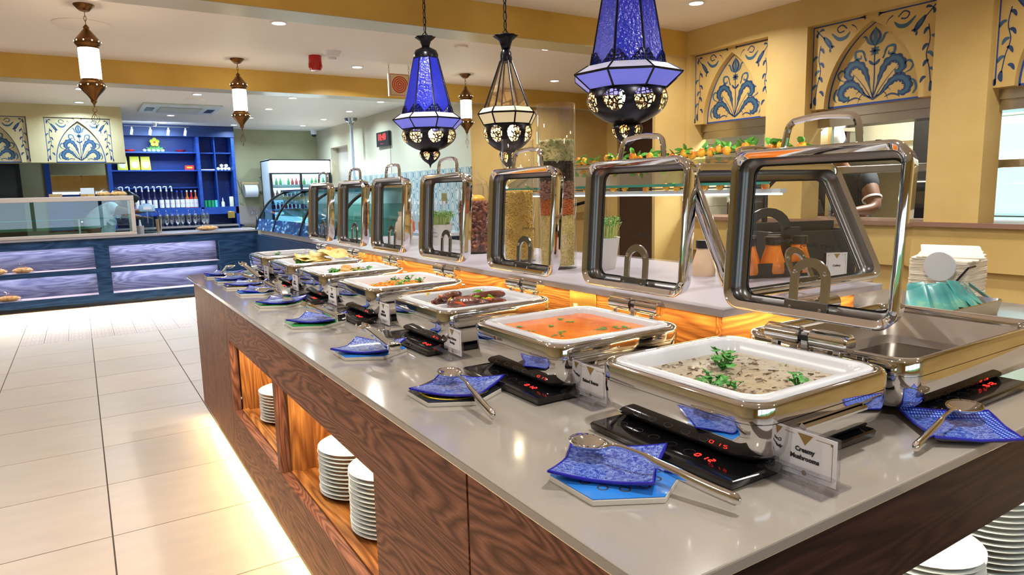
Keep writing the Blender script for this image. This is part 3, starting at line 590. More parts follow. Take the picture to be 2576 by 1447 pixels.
for zi,z in enumerate((1.12,1.34,1.56)):
    G().box(3.03,4.07,12.95,13.38,z-.02,z).box(3.03,4.07,12.94,12.955,z,z+.04).build('rack',M_porc,parent=t,smooth=0)
    for i in range(14):
        x=3.07+i*.073; cn='drink_red' if (zi<2 or i in(5,6,7)) else ('drink_green' if i%3 else 'drink_white')
        if cn not in MATS: mat(cn,{'drink_red':(.6,.03,.05),'drink_green':(.04,.35,.10),'drink_white':(.8,.85,.8)}[cn],.3)
        if cn not in cans: cans[cn]=o=G().lathe([(.001,0),(.028,0),(.028,.10),(.012,.13),(.012,.16),(.001,.16)],10).build('drink_bottle',MATS[cn],label='small bottle standing in a row inside the drinks fridge',cat='bottle',group='bottles in the drinks fridge')
        else: o=cans[cn].copy(); COL.objects.link(o)
        o.location=(x,13.05,z)
# curved display case along the return
t=thing('curved_display_case','curved glass cake display with black ribs and blue lit trim','display case',(0,0,0))
prof=[(2.12,.93),(2.17,1.08),(2.25,1.22),(2.36,1.34),(2.52,1.43),(2.66,1.45)]; P=smoothp(prof,4)
g=G(); g.put([(x,y,z) for y in (6.6,10.15) for x,z in P],[(i,i+1,len(P)+i+1,len(P)+i) for i in range(len(P)-1)])
g.build('curved_glass',glass('case_blue_glass',(.35,.60,.75),.10,1.4,.02),parent=t)
for y in (10.15,9.15,7.9,6.65): G().tube([(x-.004,y,z) for x,z in P],.016,6).build('rib',M_black,parent=t)
G().box(2.5,2.95,6.6,10.15,1.45,1.475).build('top_panel',M_steel,parent=t,smooth=0)
g=G(); g.put([(x-.004,y,z) for y in (6.6,10.14) for x,z in P[:5]],[(i,i+1,6+i,5+i) for i in range(4)]); g.build('printed_trim',mat('blue_wave_print',(.02,.14,.42),.3,var=(9,[(.48,(.008,.05,.22)),(.58,(.03,.25,.55)),(.66,(.6,.75,.9))],3,(1,1,3))),parent=t)
G().box(2.17,2.9,6.6,10.15,.86,.93).build('base_deck',mat('deck_pale',(.6,.55,.45),.3),parent=t,smooth=0)
for z in (1.12,1.28): G().box(2.38,2.85,6.6,10.12,z,z+.008).build('glass_shelf',M_gshelf,parent=t,smooth=0)
G().box(2.86,2.9,6.6,10.15,.93,1.45).build('back_panel',mat('case_back_teal',(.30,.5,.5),.4),parent=t,smooth=0)
lamp('case_lamp','AREA',(2.7,8.6,1.43),10,(.7,.95,1),.05,3)
c0=None
for i in range(10):
    for z in (1.128,1.288):
        l='small orange-topped jar inside the curved cake display'
        if c0 is None:
            c0=thing('dessert_jar',l,'jar',(2.5,9.95,z),0,'dessert jars in the curved display'); G().lathe([(.001,0),(.028,0),(.03,.07),(.001,.07)],10).build('jar_body',mat('dessert_cream',(.75,.68,.50),.4),parent=c0); G().lathe([(.031,.06),(.031,.085),(.001,.085)],10).build('jar_lid',mat('dessert_orange',(.8,.35,.05),.4),parent=c0)
        else: dup(c0,(2.5+.08*(i%2),9.95-.09*i,z))
# ---------------- buffet counter ----------------
t=thing('buffet_counter','brown oak buffet counter with open plate shelves and lit base','counter',(0,0,0))
B=lambda x0,x1,y0,y1,z0,z1,nm,m,**k: G().box(x0,x1,y0,y1,z0,z1).build(nm,m,parent=t,smooth=0,**k)
XF=.565
B(XF,.60,.585,1.064,.09,.87,'front_panel',M_woodH); B(XF,.60,1.072,1.572,.09,.87,'front_panel',M_woodH)
B(XF,.60,1.572,3.53,.69,.87,'top_rail',M_woodH); B(XF,.60,1.572,3.53,.09,.325,'bottom_rail',M_woodH)
B(XF,.62,2.60,2.64,.325,.69,'divider',M_woodV)
for a,b in ((3.53,3.585),(3.590,4.065),(4.070,4.63)): B(XF,.60,a,b,.09,.87,'end_panel',M_woodV)
B(.60,1.35,4.60,4.63,.09,.87,'end_panel',M_woodV)
B(.575,.60,.58,4.62,.10,.86,'joint_backing',M_joint) if False else None
for a,b in ((1.572,2.60),(2.64,3.53)):
    B(.60,1.12,a,b,.295,.325,'niche_shelf',M_woodN); B(.605,1.12,b-.02,b,.325,.69,'niche_side',M_woodNv); B(.605,1.12,a,a+.02,.325,.69,'niche_side',M_woodNv)
    B(1.12,1.14,a,b,.295,.70,'niche_back',M_woodNv); B(.60,1.12,a,b,.69,.71,'niche_top',M_woodN)
    B(.60,.63,a+.02,b-.02,.325,.334,'shelf_lip',M_woodN)
    lamp('niche_led','AREA',(1.10,(a+b)/2,.680),6.5,(1,.62,.25),.03,b-a-.1,(0,math.radians(25),0))
    lamp('niche_led','AREA',(.66,(a+b)/2,.685),2.5,(1,.80,.55),.03,b-a-.1)
# near end, open shelf with big plate stacks
B(.601,3.05,.585,.62,.69,.87,'end_rail',M_woodD); B(.601,1.02,.585,.62,.09,.69,'end_rail',M_woodD)
B(1.02,3.0,.62,1.1,.20,.23,'niche_shelf',M_woodN); B(1.02,3.0,1.1,1.12,.2,.87,'niche_back',M_woodNv); B(1.0,1.02,.62,1.1,.2,.69,'niche_side',M_woodNv); B(1.02,3.0,.585,.62,.09,.2,'bottom_rail',M_woodD)
lamp('niche_led','AREA',(1.7,.80,.685),9,(1,.86,.62),1.5,.03)
B(.65,2.1,.70,4.55,.0,.09,'plinth',M_joint)
B(1.14,1.16,1.12,4.6,.1,.86,'core',M_joint)
o=G().prism([(.549,.55),(3.1,.55),(3.1,1.85),(2.14,1.85),(2.14,4.8),(.549,4.8)],.88,.90).build('worktop',[M_quartz],smooth=0,bevel=.003,label='long pale grey quartz worktop of the buffet counter',cat='worktop')
# raised shelf with led
t=thing('raised_shelf','raised honey oak shelf with pale lit slab along the middle of the buffet','shelf',(0,0,0))
B(1.42,1.44,1.221,4.699,.90,1.055,'fascia_board',M_woodN); B(1.42,2.03,1.20,1.22,.90,1.055,'fascia_board',wood('honey_oak_across',(.52,.23,.06),(.26,.10,.03),'x',.42,1,26,.5)); B(2.01,2.03,1.221,4.699,.90,1.055,'fascia_board',M_woodN); B(1.42,2.03,4.70,4.72,.9,1.055,'fascia_board',M_woodN)
G().box(1.365,2.10,1.15,4.78,1.055,1.075).build('slab',M_slab,parent=t,smooth=0,bevel=.002)
B(1.445,2.005,1.225,4.695,.90,1.05,'core',M_joint)
lamp('riser_led','AREA',(1.395,2.95,1.050),9,(1,.68,.28),.02,3.5,(0,math.radians(20),0))
lamp('riser_led','AREA',(1.72,1.178,1.050),2.2,(1,.70,.32),.6,.02,(math.radians(-20),0,0))
for k,(y,l) in enumerate(((1.79,'brass double socket on the oak fascia behind the baked beans'),(3.42,'small brass socket on the oak fascia further along'))):
    s=thing('wall_socket',l,'socket',(1.42,y,.965)); G().box(-.008,0,-.07,.07,0,.085).build('faceplate',M_socket,parent=s,bevel=.003)
    for yy in(-.035,.035): G().box(-.012,-.008,yy-.008,yy+.008,.02,.035).build('rocker_switch',M_porc,parent=s)
# ---------------- chafing dishes ----------------
def chafer(label,open_pan=False,W=.205,Wx=.205):
    """local frame: front (guest side) at -X, hinge at +X, origin centre of the base on the worktop"""
    t=thing('chafing_dish',label,'chafing dish',(0,0,0),0,'chafing dishes on the buffet')
    g=G(); a,b=Wx,W
    g.rr([(.018,a-.045,b-.045,.05),(.021,a-.030,b-.030,.055),(.028,a-.017,b-.017,.055),(.040,a-.008,b-.008,.052),(.058,a-.002,b-.002,.05),(.078,a,b,.05),(.098,a,b,.05),(.0985,a-.003,b-.003,.05),(.100,a-.003,b-.003,.05),(.1005,a+.001,b+.001,.05),(.126,a+.001,b+.001,.05),(.132,a-.001,b-.001,.05),(.1345,a-.005,b-.005,.048),(.1345,a-.012,b-.012,.045),(.131,a-.016,b-.016,.043),(.118,a-.017,b-.017,.043),(.05,a-.020,b-.020,.044),(.0205,a-.1,b-.1,.04)],cap0=True,cap1=True,n=7)
    g.build('body',M_chrome,parent=t,smooth=50)
    for s in(-1,1): G().tube([(-a*.45,s*b,.082),(-a*.45,s*(b+.006),.080),(a*.45,s*(b+.006),.080),(a*.45,s*b,.082)],.005,6).build('side_grip',M_chrome,parent=t)
    if open_pan:
        G().rr([(.133,a-.004,b-.004,.045),(.136,a-.008,b-.008,.045),(.132,a-.014,b-.014,.04),(.040,a-.030,b-.030,.04),(.032,a-.036,b-.036,.036)],n=7).build('water_pan',mat('dull_pan_steel',(.42,.38,.34),.33,1),parent=t,smooth=50)
        G().rr([(.034,a-.037,b-.037,.036),(.034,.01,.01,.004)],cap1=True,n=7).build('pan_floor',mat('shaded_wet_pan_floor',(.10,.09,.08),.12,1),parent=t)  # wet gloss, with the pan's shade baked into the dark floor colour
    else:
        G().rr([(.128,a-.018,b-.018,.042),(.135,a-.019,b-.019,.042),(.1375,a-.023,b-.023,.041),(.137,a-.038,b-.038,.036),(.132,a-.043,b-.043,.033),(.085,a-.053,b-.053,.028),(.082,.01,.01,.005)],cap1=True,n=7).build('porcelain_insert',M_porc,parent=t,smooth=50)
    # hinge on the +X side
    h=G(); hx=a+.018; hz=.158
    for y0,y1 in ((-.10,-.012),(.012,.10)): h.lathe([(.001,0),(.018,0),(.021,.004),(.021,y1-y0-.004),(.018,y1-y0),(.001,y1-y0)],18,0,Matrix.Translation((hx,y0,hz))@Matrix.Rotation(-PI/2,4,'X'))
    hb=h.build('hinge_barrel',M_chrome,parent=t)
    G().cyl((hx,-.02,hz),(hx,.02,hz),.014,10).build('hinge_core',M_black,parent=hb)
    G().box(hx-.012,hx-.004,-.008,.008,.11,.17).build('hinge_bolt',M_steel,parent=hb,bevel=.001)
    for s in(-1,1): G().box(hx-.012,hx+.004,s*.075-.008,s*.075+.008,.10,.15).build('hinge_leg',M_chrome,parent=hb,bevel=.002)
    G().box(a-.01,hx+.03,-.11,.11,.096,.104).build('hinge_plate',M_steel,parent=hb,bevel=.002)
    return t
def lid(t,tilt=4,W=.205,Wx=.205,up=.185):
    """lid swung open; hangs as a child of the dish: rim faces -X"""
    a,b=Wx,W
    M=Matrix.Translation((a+.018,0,.158))@Matrix.Rotation(math.radians(tilt),4,'Y')@Matrix.Translation((-.036,.003,.041+up))@Matrix.Rotation(PI/2,4,'Y')
    # in lid space: x -> -z(world down), y -> y, z -> +x (depth away from the guest)
    h=up-.002
    g=G(); g.rr([(.006,h-.018,b-.018,.030),(.0,h-.012,b-.012,.036),(-.004,h-.005,b-.005,.040),(.0,h,b,.043),(.008,h+.002,b+.002,.045),(.016,h-.001,b-.001,.045),(.040,h-.004,b-.004,.045),(.047,h-.010,b-.010,.042),(.052,h-.022,b-.022,.032),(.053,h-.032,b-.032,.026)],0,M,n=7)
    lf=g.build('lid_shell',M_chrome,parent=t,smooth=50)
    g=G(); g.rr([(.006,h-.017,b-.017,.030),(.020,h-.012,b-.012,.036),(.036,h-.013,b-.013,.036),(.045,h-.021,b-.021,.030),(.047,h-.031,b-.031,.024),(.050,h-.032,b-.032,.024)],0,M,n=7)
    g.build('lid_liner',M_dsteel,parent=lf,smooth=50)
    G().rr([(.047,h-.031,b-.031,.024),(.0495,h-.031,b-.031,.024)],0,M,n=6,cap0=True,cap1=False).build('glass_pane',M_pane,parent=lf,smooth=0)
    G().rr([(.0466,h-.0300,b-.0300,.024),(.0460,h-.0300,b-.0300,.024),(.0460,h-.0340,b-.0340,.022),(.0466,h-.0340,b-.0340,.022)],0,M,n=6).build('gasket',M_black,parent=lf,smooth=0)
    p=[(-h,-.088,.030),(-h-.045,-.080,.030),(-h-.060,-.066,.030),(-h-.066,0,.030),(-h-.060,.066,.030),(-h-.045,.080,.030),(-h,.088,.030)]
    P=smoothp([p[0],p[1],p[2]],4)+smoothp([p[2],p[3],p[4]],4)[1:]+smoothp([p[4],p[5],p[6]],4)[1:]
    G().tube(P,.0075,8,0,M).build('lid_handle',M_chrome,parent=lf)
    # horseshoe bracket at the lower middle of the pane
    g=G(); out=[(h-.030,-.047)]+[(h-.085-.045*math.sin(math.radians(q))-.0,-.047*math.cos(math.radians(q))) for q in range(0,181,20)]+[(h-.030,.047)]
    inn=[(h-.030,-.028)]+[(h-.080-.030*math.sin(math.radians(q)),-.028*math.cos(math.radians(q))) for q in range(0,181,20)]+[(h-.030,.028)]
    n=len(out); rings=[[(x,y,.030) for x,y in out],[(x,y,.036) for x,y in out],[(x,y,.036) for x,y in inn],[(x,y,.030) for x,y in inn]]
    g.loop(rings,0,M,closed=False,cap0=False,cap1=False,wrap=True); br=g.build('lid_bracket',M_steel,parent=lf,smooth=30)
    G().box(h-.036,h-.012,-.052,.052,.022,.030,0,M).build('bracket_foot',M_dsteel,parent=lf,bevel=.001)
    g=G()
    for y in(-.036,.036):
        g.lathe([(.001,-.002),(.005,-.001),(.005,.002)],8,0,M@Matrix.Translation((h-.098,y,.029)))
        g.lathe([(.001,-.002),(.004,-.001),(.004,.002)],8,0,M@Matrix.Translation((h-.020,y,.021)))
    o=g.build('bracket_screws',M_chrome,parent=br); o['kind']='stuff'
    for y in(-.13,.13): G().lathe([(.001,-.001),(.006,0),(.006,.004)],8,0,M@Matrix.Translation((-h-.0005,y,.022))@Matrix.Rotation(-PI/2,4,'Y')).build('rubber_stop',M_black,parent=lf)
    return lf
LAB=['chafing dish of creamy mushrooms at the near end of the buffet','chafing dish of orange baked beans, second from the near end','chafing dish of dark sausages and peppers, third from the near end','chafing dish of grated carrot salad, fourth from the near end','chafing dish with fried pieces and parsley, fifth from the near end','chafing dish heaped with yellow poppadoms, second farthest','empty farthest chafing dish beside the pastry counter']
CY=[.880,1.425,2.0,2.61,3.21,3.76,4.36]; CX=1.095
D0=chafer(LAB[0]); lid(D0)
#LIDTEXT
def full_ch(o): 
    return o
D=[D0]
D0.location=(CX,CY[0],.90)
for k in range(1,7): D.append(dup(D0,(CX,CY[k],.90),label=LAB[k]))
# food is a separate top-level thing in each dish
def rnd(a,b): return random.uniform(a,b)
M_mush=mat('mushroom_sauce',(.36,.30,.20),.25,var=(60,[(.32,(.16,.12,.08)),(.42,(.36,.30,.20)),(.75,(.42,.36,.25))],4,(1,1.6,1)),bump=(70,.8,.004),coat=.3)
M_beans=mat('tomato_bean_sauce',(.80,.20,.01),.2,spec=.3,var=(14,[(.35,(.68,.13,.004)),(.7,(.85,.24,.008))],2),bump=(40,.35,.003),coat=.12)
M_saus=mat('grilled_sausage',(.13,.035,.02),.22,var=(25,[(.35,(.06,.02,.015)),(.65,(.22,.06,.03))],4),bump=(80,.5,.003),coat=.4)
M_carrot=mat('carrot_shred',(.85,.28,.03),.4); M_onion=mat('spring_onion',(.35,.60,.12),.4); M_fry=mat('fried_batter',(.62,.30,.07),.45,var=(40,[(.3,(.45,.18,.04)),(.7,(.75,.45,.15))],4),bump=(60,.6,.004))
M_popp=mat('poppadom',(.80,.62,.24),.45,var=(20,[(.3,(.72,.50,.14)),(.7,(.88,.74,.36))],4),bump=(60,.6,.003))
M_ypep=mat('yellow_pepper',(.85,.65,.03),.25); M_gpep=mat('green_pepper',(.20,.55,.03),.25); M_rpep=mat('red_pepper',(.75,.10,.02),.25)
M_bean=mat('bean',(.75,.33,.07),.25); M_musl=mat('mushroom_slice',(.30,.22,.14),.3,var=(60,[(.4,(.10,.06,.04)),(.6,(.42,.33,.22))],3))
def food(nm,lab,k,surf,zs,hill=0):
    h=.161; g=G(); n=14; vs=[];fs=[]
    for i in range(n+1):
        for j in range(n+1):
            u=-1+2*i/n; v=-1+2*j/n; z=zs+hill*max(0,1-(u*u+v*v))+(rnd(-.002,.002) if hill else rnd(-.0004,.0004))
            r=h*(1-.04*(abs(u)*abs(v))**4); vs.append((u*r,v*r,z))
    fs=[(i*(n+1)+j,(i+1)*(n+1)+j,(i+1)*(n+1)+j+1,i*(n+1)+j+1) for i in range(n) for j in range(n)]
    g.put(vs,fs); t=g.build(nm,surf,loc=(CX,CY[k],.90),label=lab,cat='food',smooth=80); return t
HL=['the creamy mushrooms','','','the carrot salad','the fried pieces','the poppadoms','the empty farthest pan']; HK=0
def herb(t,x,y,z,s=1,seed=0):
    R=random.Random(seed); g=G()
    for i in range(14):
        a=R.uniform(0,6.28); r=R.uniform(0,.022)*s; zz=z+R.uniform(.004,.022)*s; cx=x+r*math.cos(a); cy=y+r*math.sin(a); q=R.uniform(.006,.011)*s
        pts=[]
        for m in range(9):
            b=m*2*PI/9; rr=q*(1 if m%2 else .62); pts.append((rr*math.cos(b),rr*math.sin(b),(.15*rr if m%2 else -.1*rr)))
        T=Matrix.Translation((cx,cy,zz))@Matrix.Rotation(a,4,'Z')@Matrix.Rotation(R.uniform(-.7,.7),4,'X')
        g.put(pts+[(0,0,.002*s)],[(m,(m+1)%9,9) for m in range(9)],0,T)
        g.tube([(x,y,z),(x+.5*(cx-x),y+.5*(cy-y),z+.008),(cx,cy,zz)],.0011*s,4)
    o=g.build('herb_sprig',M_green,loc=(CX,CY[HK],.90),smooth=0,label='green parsley sprig garnishing '+HL[HK],cat='herb',group='parsley on '+HL[HK]); return o
f=food('creamy_mushrooms','creamy mushroom stew topped with parsley sprigs',0,M_mush,.108)
g=G()
for i in range(230):
    x=rnd(-.145,.145);y=rnd(-.145,.145)
    g.sphere((x,y,.108),.0065*rnd(.4,1.1),n=6,m=4,sc=(1,rnd(.35,.7),.25),M=None) if i%3 else g.tube([(x,y,.109),(x+rnd(-.01,.01),y+rnd(-.01,.01),.111),(x+rnd(-.014,.014),y+rnd(-.014,.014),.109)],.0013,5,0,flat=.5)
o=g.build('mushroom_slices',M_musl,parent=f); o['kind']='stuff'
for i,(x,y,s) in enumerate(((.05,.08,1.25),(.005,.045,1.3),(-.105,-.02,1.25),(.01,-.125,1.1),(-.085,-.06,.7))): herb(f,x,y,.110,s,i)
HK=1
f=food('baked_beans','orange baked beans with flecks of herb',1,M_beans,.121)
g=G()
for i in range(70):
    x=rnd(-.15,.15);y=rnd(-.15,.15); a=rnd(0,3)
    g.sphere((0,0,0),.0075,n=6,m=4,sc=(1,.6,.4),M=Matrix.Translation((x,y,.1188))@Matrix.Rotation(a,4,'Z'))
o=g.build('beans',M_bean,parent=f); o['kind']='stuff'
for i in range(12): 
    x=rnd(-.12,.12);y=rnd(-.12,.12); g=G()
    for q in range(4): g.ribbon([(0,0),(.008,.003),(.016,.0)],[.001,.004,.001],y=0,M=Matrix.Translation((x+rnd(-.01,.01),y+rnd(-.01,.01),.1225))@Matrix.Rotation(rnd(0,6),4,'Z')@Matrix.Rotation(PI/2,4,'X'))
    g.build('herb_flake',M_green,parent=f,smooth=0)
TK=lambda k:dict(loc=(CX,CY[k],.90))
sz=0
for i in range(13):
    lane=i%2; x0=rnd(-.09,.10); y=(.075 if lane else -.055)+rnd(-.045,.045); a=rnd(-.5,.5)+(.3 if lane else -.2); L=rnd(.05,.07); z=.103+.014*(i//5)+rnd(0,.006)
    T=Matrix.Translation((x0,y,z))@Matrix.Rotation(a,4,'Z')
    pts=[(L*math.cos(q*PI/8)*1.0,.018*math.sin(q*PI/8),0) for q in range(9)]
    G().tube(pts,.012,9,0,T,rad=[.004,.0105,.0135,.014,.014,.014,.0135,.0105,.004]).build('sausage',M_saus,**TK(2),label='dark grilled sausage lying in the third dish from the near end',cat='sausage',group='grilled sausages')
G().box(-.150,.150,.008,.014,.0855,.120).build('dish_divider',M_porc,**TK(2),label='white divider wall across the sausage dish',cat='divider',bevel=.002)
for i in range(14):
    m=(M_ypep,M_gpep,M_rpep)[i%3]; x=rnd(-.11,.11);y=rnd(-.11,.12); T=Matrix.Translation((x,y,.128+rnd(0,.012)))@Matrix.Rotation(rnd(0,6),4,'Z')@Matrix.Rotation(rnd(-.6,.3),4,'Y')
    G().tube([(-.02,0,0),(0,.004,.003),(.02,0,0)],.004,6,0,T,rad=[.001,.005,.0012],flat=.5).build('pepper_strip',m,**TK(2),label=('yellow','green','red')[i%3]+' pepper strip scattered over the sausages',cat='pepper',group=('yellow','green','red')[i%3]+' pepper strips')
HK=3
f=food('carrot_salad','grated carrot salad with spring onion and parsley',3,M_carrot,.092,.025)
for mi,(m,n,nmm) in enumerate(((M_carrot,330,'carrot_shreds'),(M_onion,120,'onion_slices'))):
    g=G()
    for i in range(n):
        r=.145*math.sqrt(random.random()); a=rnd(0,6.28); x=r*math.cos(a);y=r*math.sin(a); z=.094+.027*max(0,1-(r/.16)**2); T=Matrix.Translation((x,y,z+rnd(0,.006)))@Matrix.Rotation(rnd(0,6),4,'Z')@Matrix.Rotation(rnd(-.5,.5),4,'Y')
        g.tube([(-.012,0,0),(0,.003,.002),(.012,0,0)],.0018,4,0,T) if mi==0 else g.lathe([(.003,0),(.005,.0),(.005,.003),(.003,.003)],6,0,T)
    o=g.build(nmm,m,parent=f,smooth=0); o['kind']='stuff'
for i in range(5): herb(f,rnd(-.07,.09),rnd(-.08,.1),.118,.9,30+i)
HK=4
for i in range(9):
    x=rnd(-.11,.11);y=rnd(-.11,.11); T=Matrix.Translation((x,y,.100+.012*(i//4)))@Matrix.Rotation(rnd(0,6),4,'Z')@Matrix.Rotation(rnd(-.3,.3),4,'X')
    G().loop([[(-.045,-.02,0),(.045,-.02,0),(0,.04,0)],[(-.03,-.012,.018),(.03,-.012,.018),(0,.025,.018)]],0,T).build('fried_piece',M_fry,**TK(4),label='golden fried pastry piece in the fifth dish from the near end',cat='snack',group='fried pieces',bevel=.005)
for i in range(6): herb(f,rnd(-.10,.10),rnd(-.11,.11),.112,1.1,50+i)
HK=5
for i in range(9):
    x=rnd(-.06,.07);y=rnd(-.08,.08); T=Matrix.Translation((x,y,.110+.008*i))@Matrix.Rotation(rnd(0,6),4,'Z')@Matrix.Rotation(rnd(-.25,.25),4,'X'); g=G(); rings=[]
    for r in (.005,.05,.085): rings.append([(r*math.cos(q*PI/9),r*math.sin(q*PI/9),.006*math.sin(q*1.3+i)+.004*rnd(-1,1)+(.012 if r>.05 else 0)*math.sin(q*.7+i)) for q in range(18)])
    g.loop(rings,0,T,cap0=True,cap1=False).build('poppadom',M_popp,**TK(5),label='curled yellow poppadom in the heap, second farthest dish',cat='poppadom',group='poppadoms',solid=.003)
for i in range(4): herb(f,-.10+rnd(-.02,.02),rnd(-.09,.05),.112,1.2,60+i)
# farthest dish has a bare steel pan with a crumb of green
f=G().rr([(.141,.17,.17,.03),(.138,.168,.168,.03),(.10,.16,.16,.03),(.098,.01,.01,.004)],n=5,cap1=True).build('steel_insert',M_steel,loc=(CX,CY[6],.90),label='bare steel pan in the farthest chafing dish',cat='pan',smooth=40); HK=6; herb(f,-.1,-.11,.128,1.1,77)
# right-hand empty dish with its lid leaning back
DR=chafer('wide empty steel chafing dish at the right, its lid leaning back',True,W=.32,Wx=.205); lid(DR,tilt=26,W=.325,Wx=.205,up=.19)
DR.location=(1.683,.885,.90); DR.rotation_euler=(0,0,PI/2)
# induction plates
def hob(label,L=.42,W2=.36):
    t=thing('induction_hob',label,'hob',(0,0,0),0,'induction plates under the chafing dishes')
    G().rr([(0,L/2-.01,W2/2-.01,.004),(.004,L/2-.002,W2/2-.002,.004),(.014,L/2,W2/2,.004),(.018,L/2-.003,W2/2-.003,.004)],cap0=True,cap1=True,n=2).build('glass_top',M_glassblk,parent=t,smooth=30)
    g=G()
    for k in range(5): g.lathe([(.010,.0184),(.0112,.0186)],16,0,Matrix.Translation((-L/2+.045,.13-.045*k,0)))
    o=g.build('touch_rings',mat('grey_print',(.05,.05,.055),.4) if 'grey_print' not in MATS else MATS['grey_print'],parent=t); o['kind']='stuff'
    g=G()
    for k,segs in enumerate(('abcdef','bc','abged')):
        y=-.075+.016*(1-k)-.01; X=-L/2+.045
        S7={'a':(.006,0,1),'d':(-.006,0,1),'g':(0,0,1),'f':(.003,.004,0),'b':(.003,-.004,0),'e':(-.003,.004,0),'c':(-.003,-.004,0)}
        for s in segs:
            dx,dy,h=S7[s]; a,b=(.0006,.0026) if h else (.0022,.0006)
            g.box(X+dx-a,X+dx+a,y+dy-b,y+dy+b,.0182,.0190)
    g.build('red_digits',M_red,parent=t,smooth=0)
    return t
H0=hob('black induction plate under the mushroom dish with red digits lit'); H0.location=(1.05,CY[0]-.015,.90)
HN=['under the baked beans dish','under the sausage dish','under the carrot salad dish','under the fried samosa dish','under the poppadom dish','under the farthest chafing dish']
for k in range(1,7): dup(H0,(1.05,CY[k]-.015+(.0 if k<2 else .01),.90),label='black induction plate '+HN[k-1])
dup(H0,(1.66,.86,.90),PI/2,label='black induction plate under the empty steel dish at the right')
# ---------------- trivets, spoon plates, utensils ----------------
def blueplate_mat(nm,base,dark,sc):
    m=mat(nm,base,.12,coat=.5); nt=m.node_tree; N=nt.nodes.new; L=nt.links.new; b=nt.nodes['Principled BSDF']
    tc=N('ShaderNodeTexCoord'); v=N('ShaderNodeTexVoronoi'); v.inputs['Scale'].default_value=sc; v.inputs['Randomness'].default_value=.8; L(tc.outputs['Object'],v.inputs['Vector'])
    mu=N('ShaderNodeMath'); mu.operation='MULTIPLY'; mu.inputs[1].default_value=9; pp=N('ShaderNodeMath'); pp.operation='PINGPONG'; pp.inputs[1].default_value=.5; L(v.outputs['Distance'],mu.inputs[0]); L(mu.outputs[0],pp.inputs[0])
    nz=N('ShaderNodeTexNoise'); nz.inputs['Scale'].default_value=140; L(tc.outputs['Object'],nz.inputs['Vector'])
    ad=N('ShaderNodeMath'); ad.operation='ADD'; L(pp.outputs[0],ad.inputs[0]); 
    m2=N('ShaderNodeMath'); m2.operation='MULTIPLY_ADD'; m2.inputs[1].default_value=1.4; m2.inputs[2].default_value=-.7; L(nz.outputs['Fac'],m2.inputs[0]); L(m2.outputs[0],ad.inputs[1])
    cr=N('ShaderNodeValToRGB'); e=cr.color_ramp.elements; e[0].position=.12; e[0].color=(*dark,1); e[1].position=.5; e[1].color=(*base,1); L(ad.outputs[0],cr.inputs[0]); L(cr.outputs[0],b.inputs['Base Color']); return m
M_bp=[blueplate_mat('blue_print_plate',(.24,.36,.76),(.015,.04,.36),48),blueplate_mat('pale_blue_print_plate',(.42,.55,.85),(.03,.07,.42),38)]
M_prim=mat('cobalt_rim',(.012,.015,.36),.15,coat=.5)
M_back=mat('cream_glaze_back',(.60,.62,.66),.2)
def spoon_plate(label,m,loc,rz,tilt=(0,0),size=.172):
    t=thing('spoon_plate',label,'plate',loc,0,'square blue plates under the serving tools',rot=(tilt[0],tilt[1],rz))
    g=G(); n=12; vs=[];h=size/2
    for i in range(n+1):
        for j in range(n+1):
            u=-1+2*i/n; v=-1+2*j/n; pin=1-.10*(1-abs(v))*abs(u)**3; pin2=1-.10*(1-abs(u))*abs(v)**3
            z=.004+.010*(max(abs(u),abs(v))**3)*.35+.011*(abs(u)*abs(v))**1.5
            vs.append((u*h*pin,v*h*pin2,z))
    fs=[(i*(n+1)+j,(i+1)*(n+1)+j,(i+1)*(n+1)+j+1,i*(n+1)+j+1) for i in range(n) for j in range(n)]
    g.put(vs,fs); top=g.build('glazed_top',m,parent=t,smooth=60)
    g2=G(); g2.put([(x,y,z-.004) for x,y,z in vs],fs); 
    per=[i*(n+1) for i in range(n+1)]+[n*(n+1)+j for j in range(1,n+1)]+[i*(n+1)+n for i in range(n-1,-1,-1)]+[j for j in range(n-1,0,-1)]
    g2.build('underside',M_back,parent=t,smooth=60)
    g3=G(); g3.tube([tuple(Vector(vs[p])+Vector((0,0,-.002))) for p in per],.003,6,closed=True); g3.build('rim',M_prim,parent=t)
    return t
HEXC={'blue':(.03,.22,.72),'green':(.02,.30,.06),'black':(.015,.02,.02),'navy':(.03,.05,.30)}
def trivet(label,col,loc,rz=0,size=.115):
    t=thing('hexagonal_trivet',label,'trivet',loc,rz,'hexagonal tile trivets')
    hexp=lambda r:[(r*math.sin(k*PI/3),r*math.cos(k*PI/3)) for k in range(6)]
    G().prism(hexp(size),0,.010).build('ceramic_body',mat('trivet_cream',(.66,.62,.55),.4) if 'trivet_cream' not in MATS else MATS['trivet_cream'],parent=t,smooth=0,bevel=.0015)
    nm='trivet_glaze_'+col
    G().prism(hexp(size*.99),.0101,.0115).build('glazed_face',MATS.get(nm) or mat(nm,HEXC[col],.15,coat=.5),parent=t,smooth=0)
    g=G()
    for k in range(12):
        a=k*PI/6; g.lathe([(.001,.0119),(.006,.0118)],8,0,Matrix.Translation((.060*math.cos(a),.060*math.sin(a),0))) if k%3==0 else None
        g.lathe([(.007,.0117),(.010,.0117)],10,1,Matrix.Translation((.068*math.cos(a),.068*math.sin(a),0)))
    g.lathe([(.001,.0117),(.045,.0117)],16,1).lathe([(.001,.0119),(.026,.0119)],16,0)
    if col=='black': g.lathe([(.080,.0118),(.086,.0118)],30,2)
    o=g.build('printed_rosettes',[mat('print_red',(.55,.03,.02),.2),M_mark,M_ypep] if 'print_red' not in MATS else [MATS['print_red'],M_mark,M_ypep],parent=t,smooth=0); o['kind']='stuff'
    return t
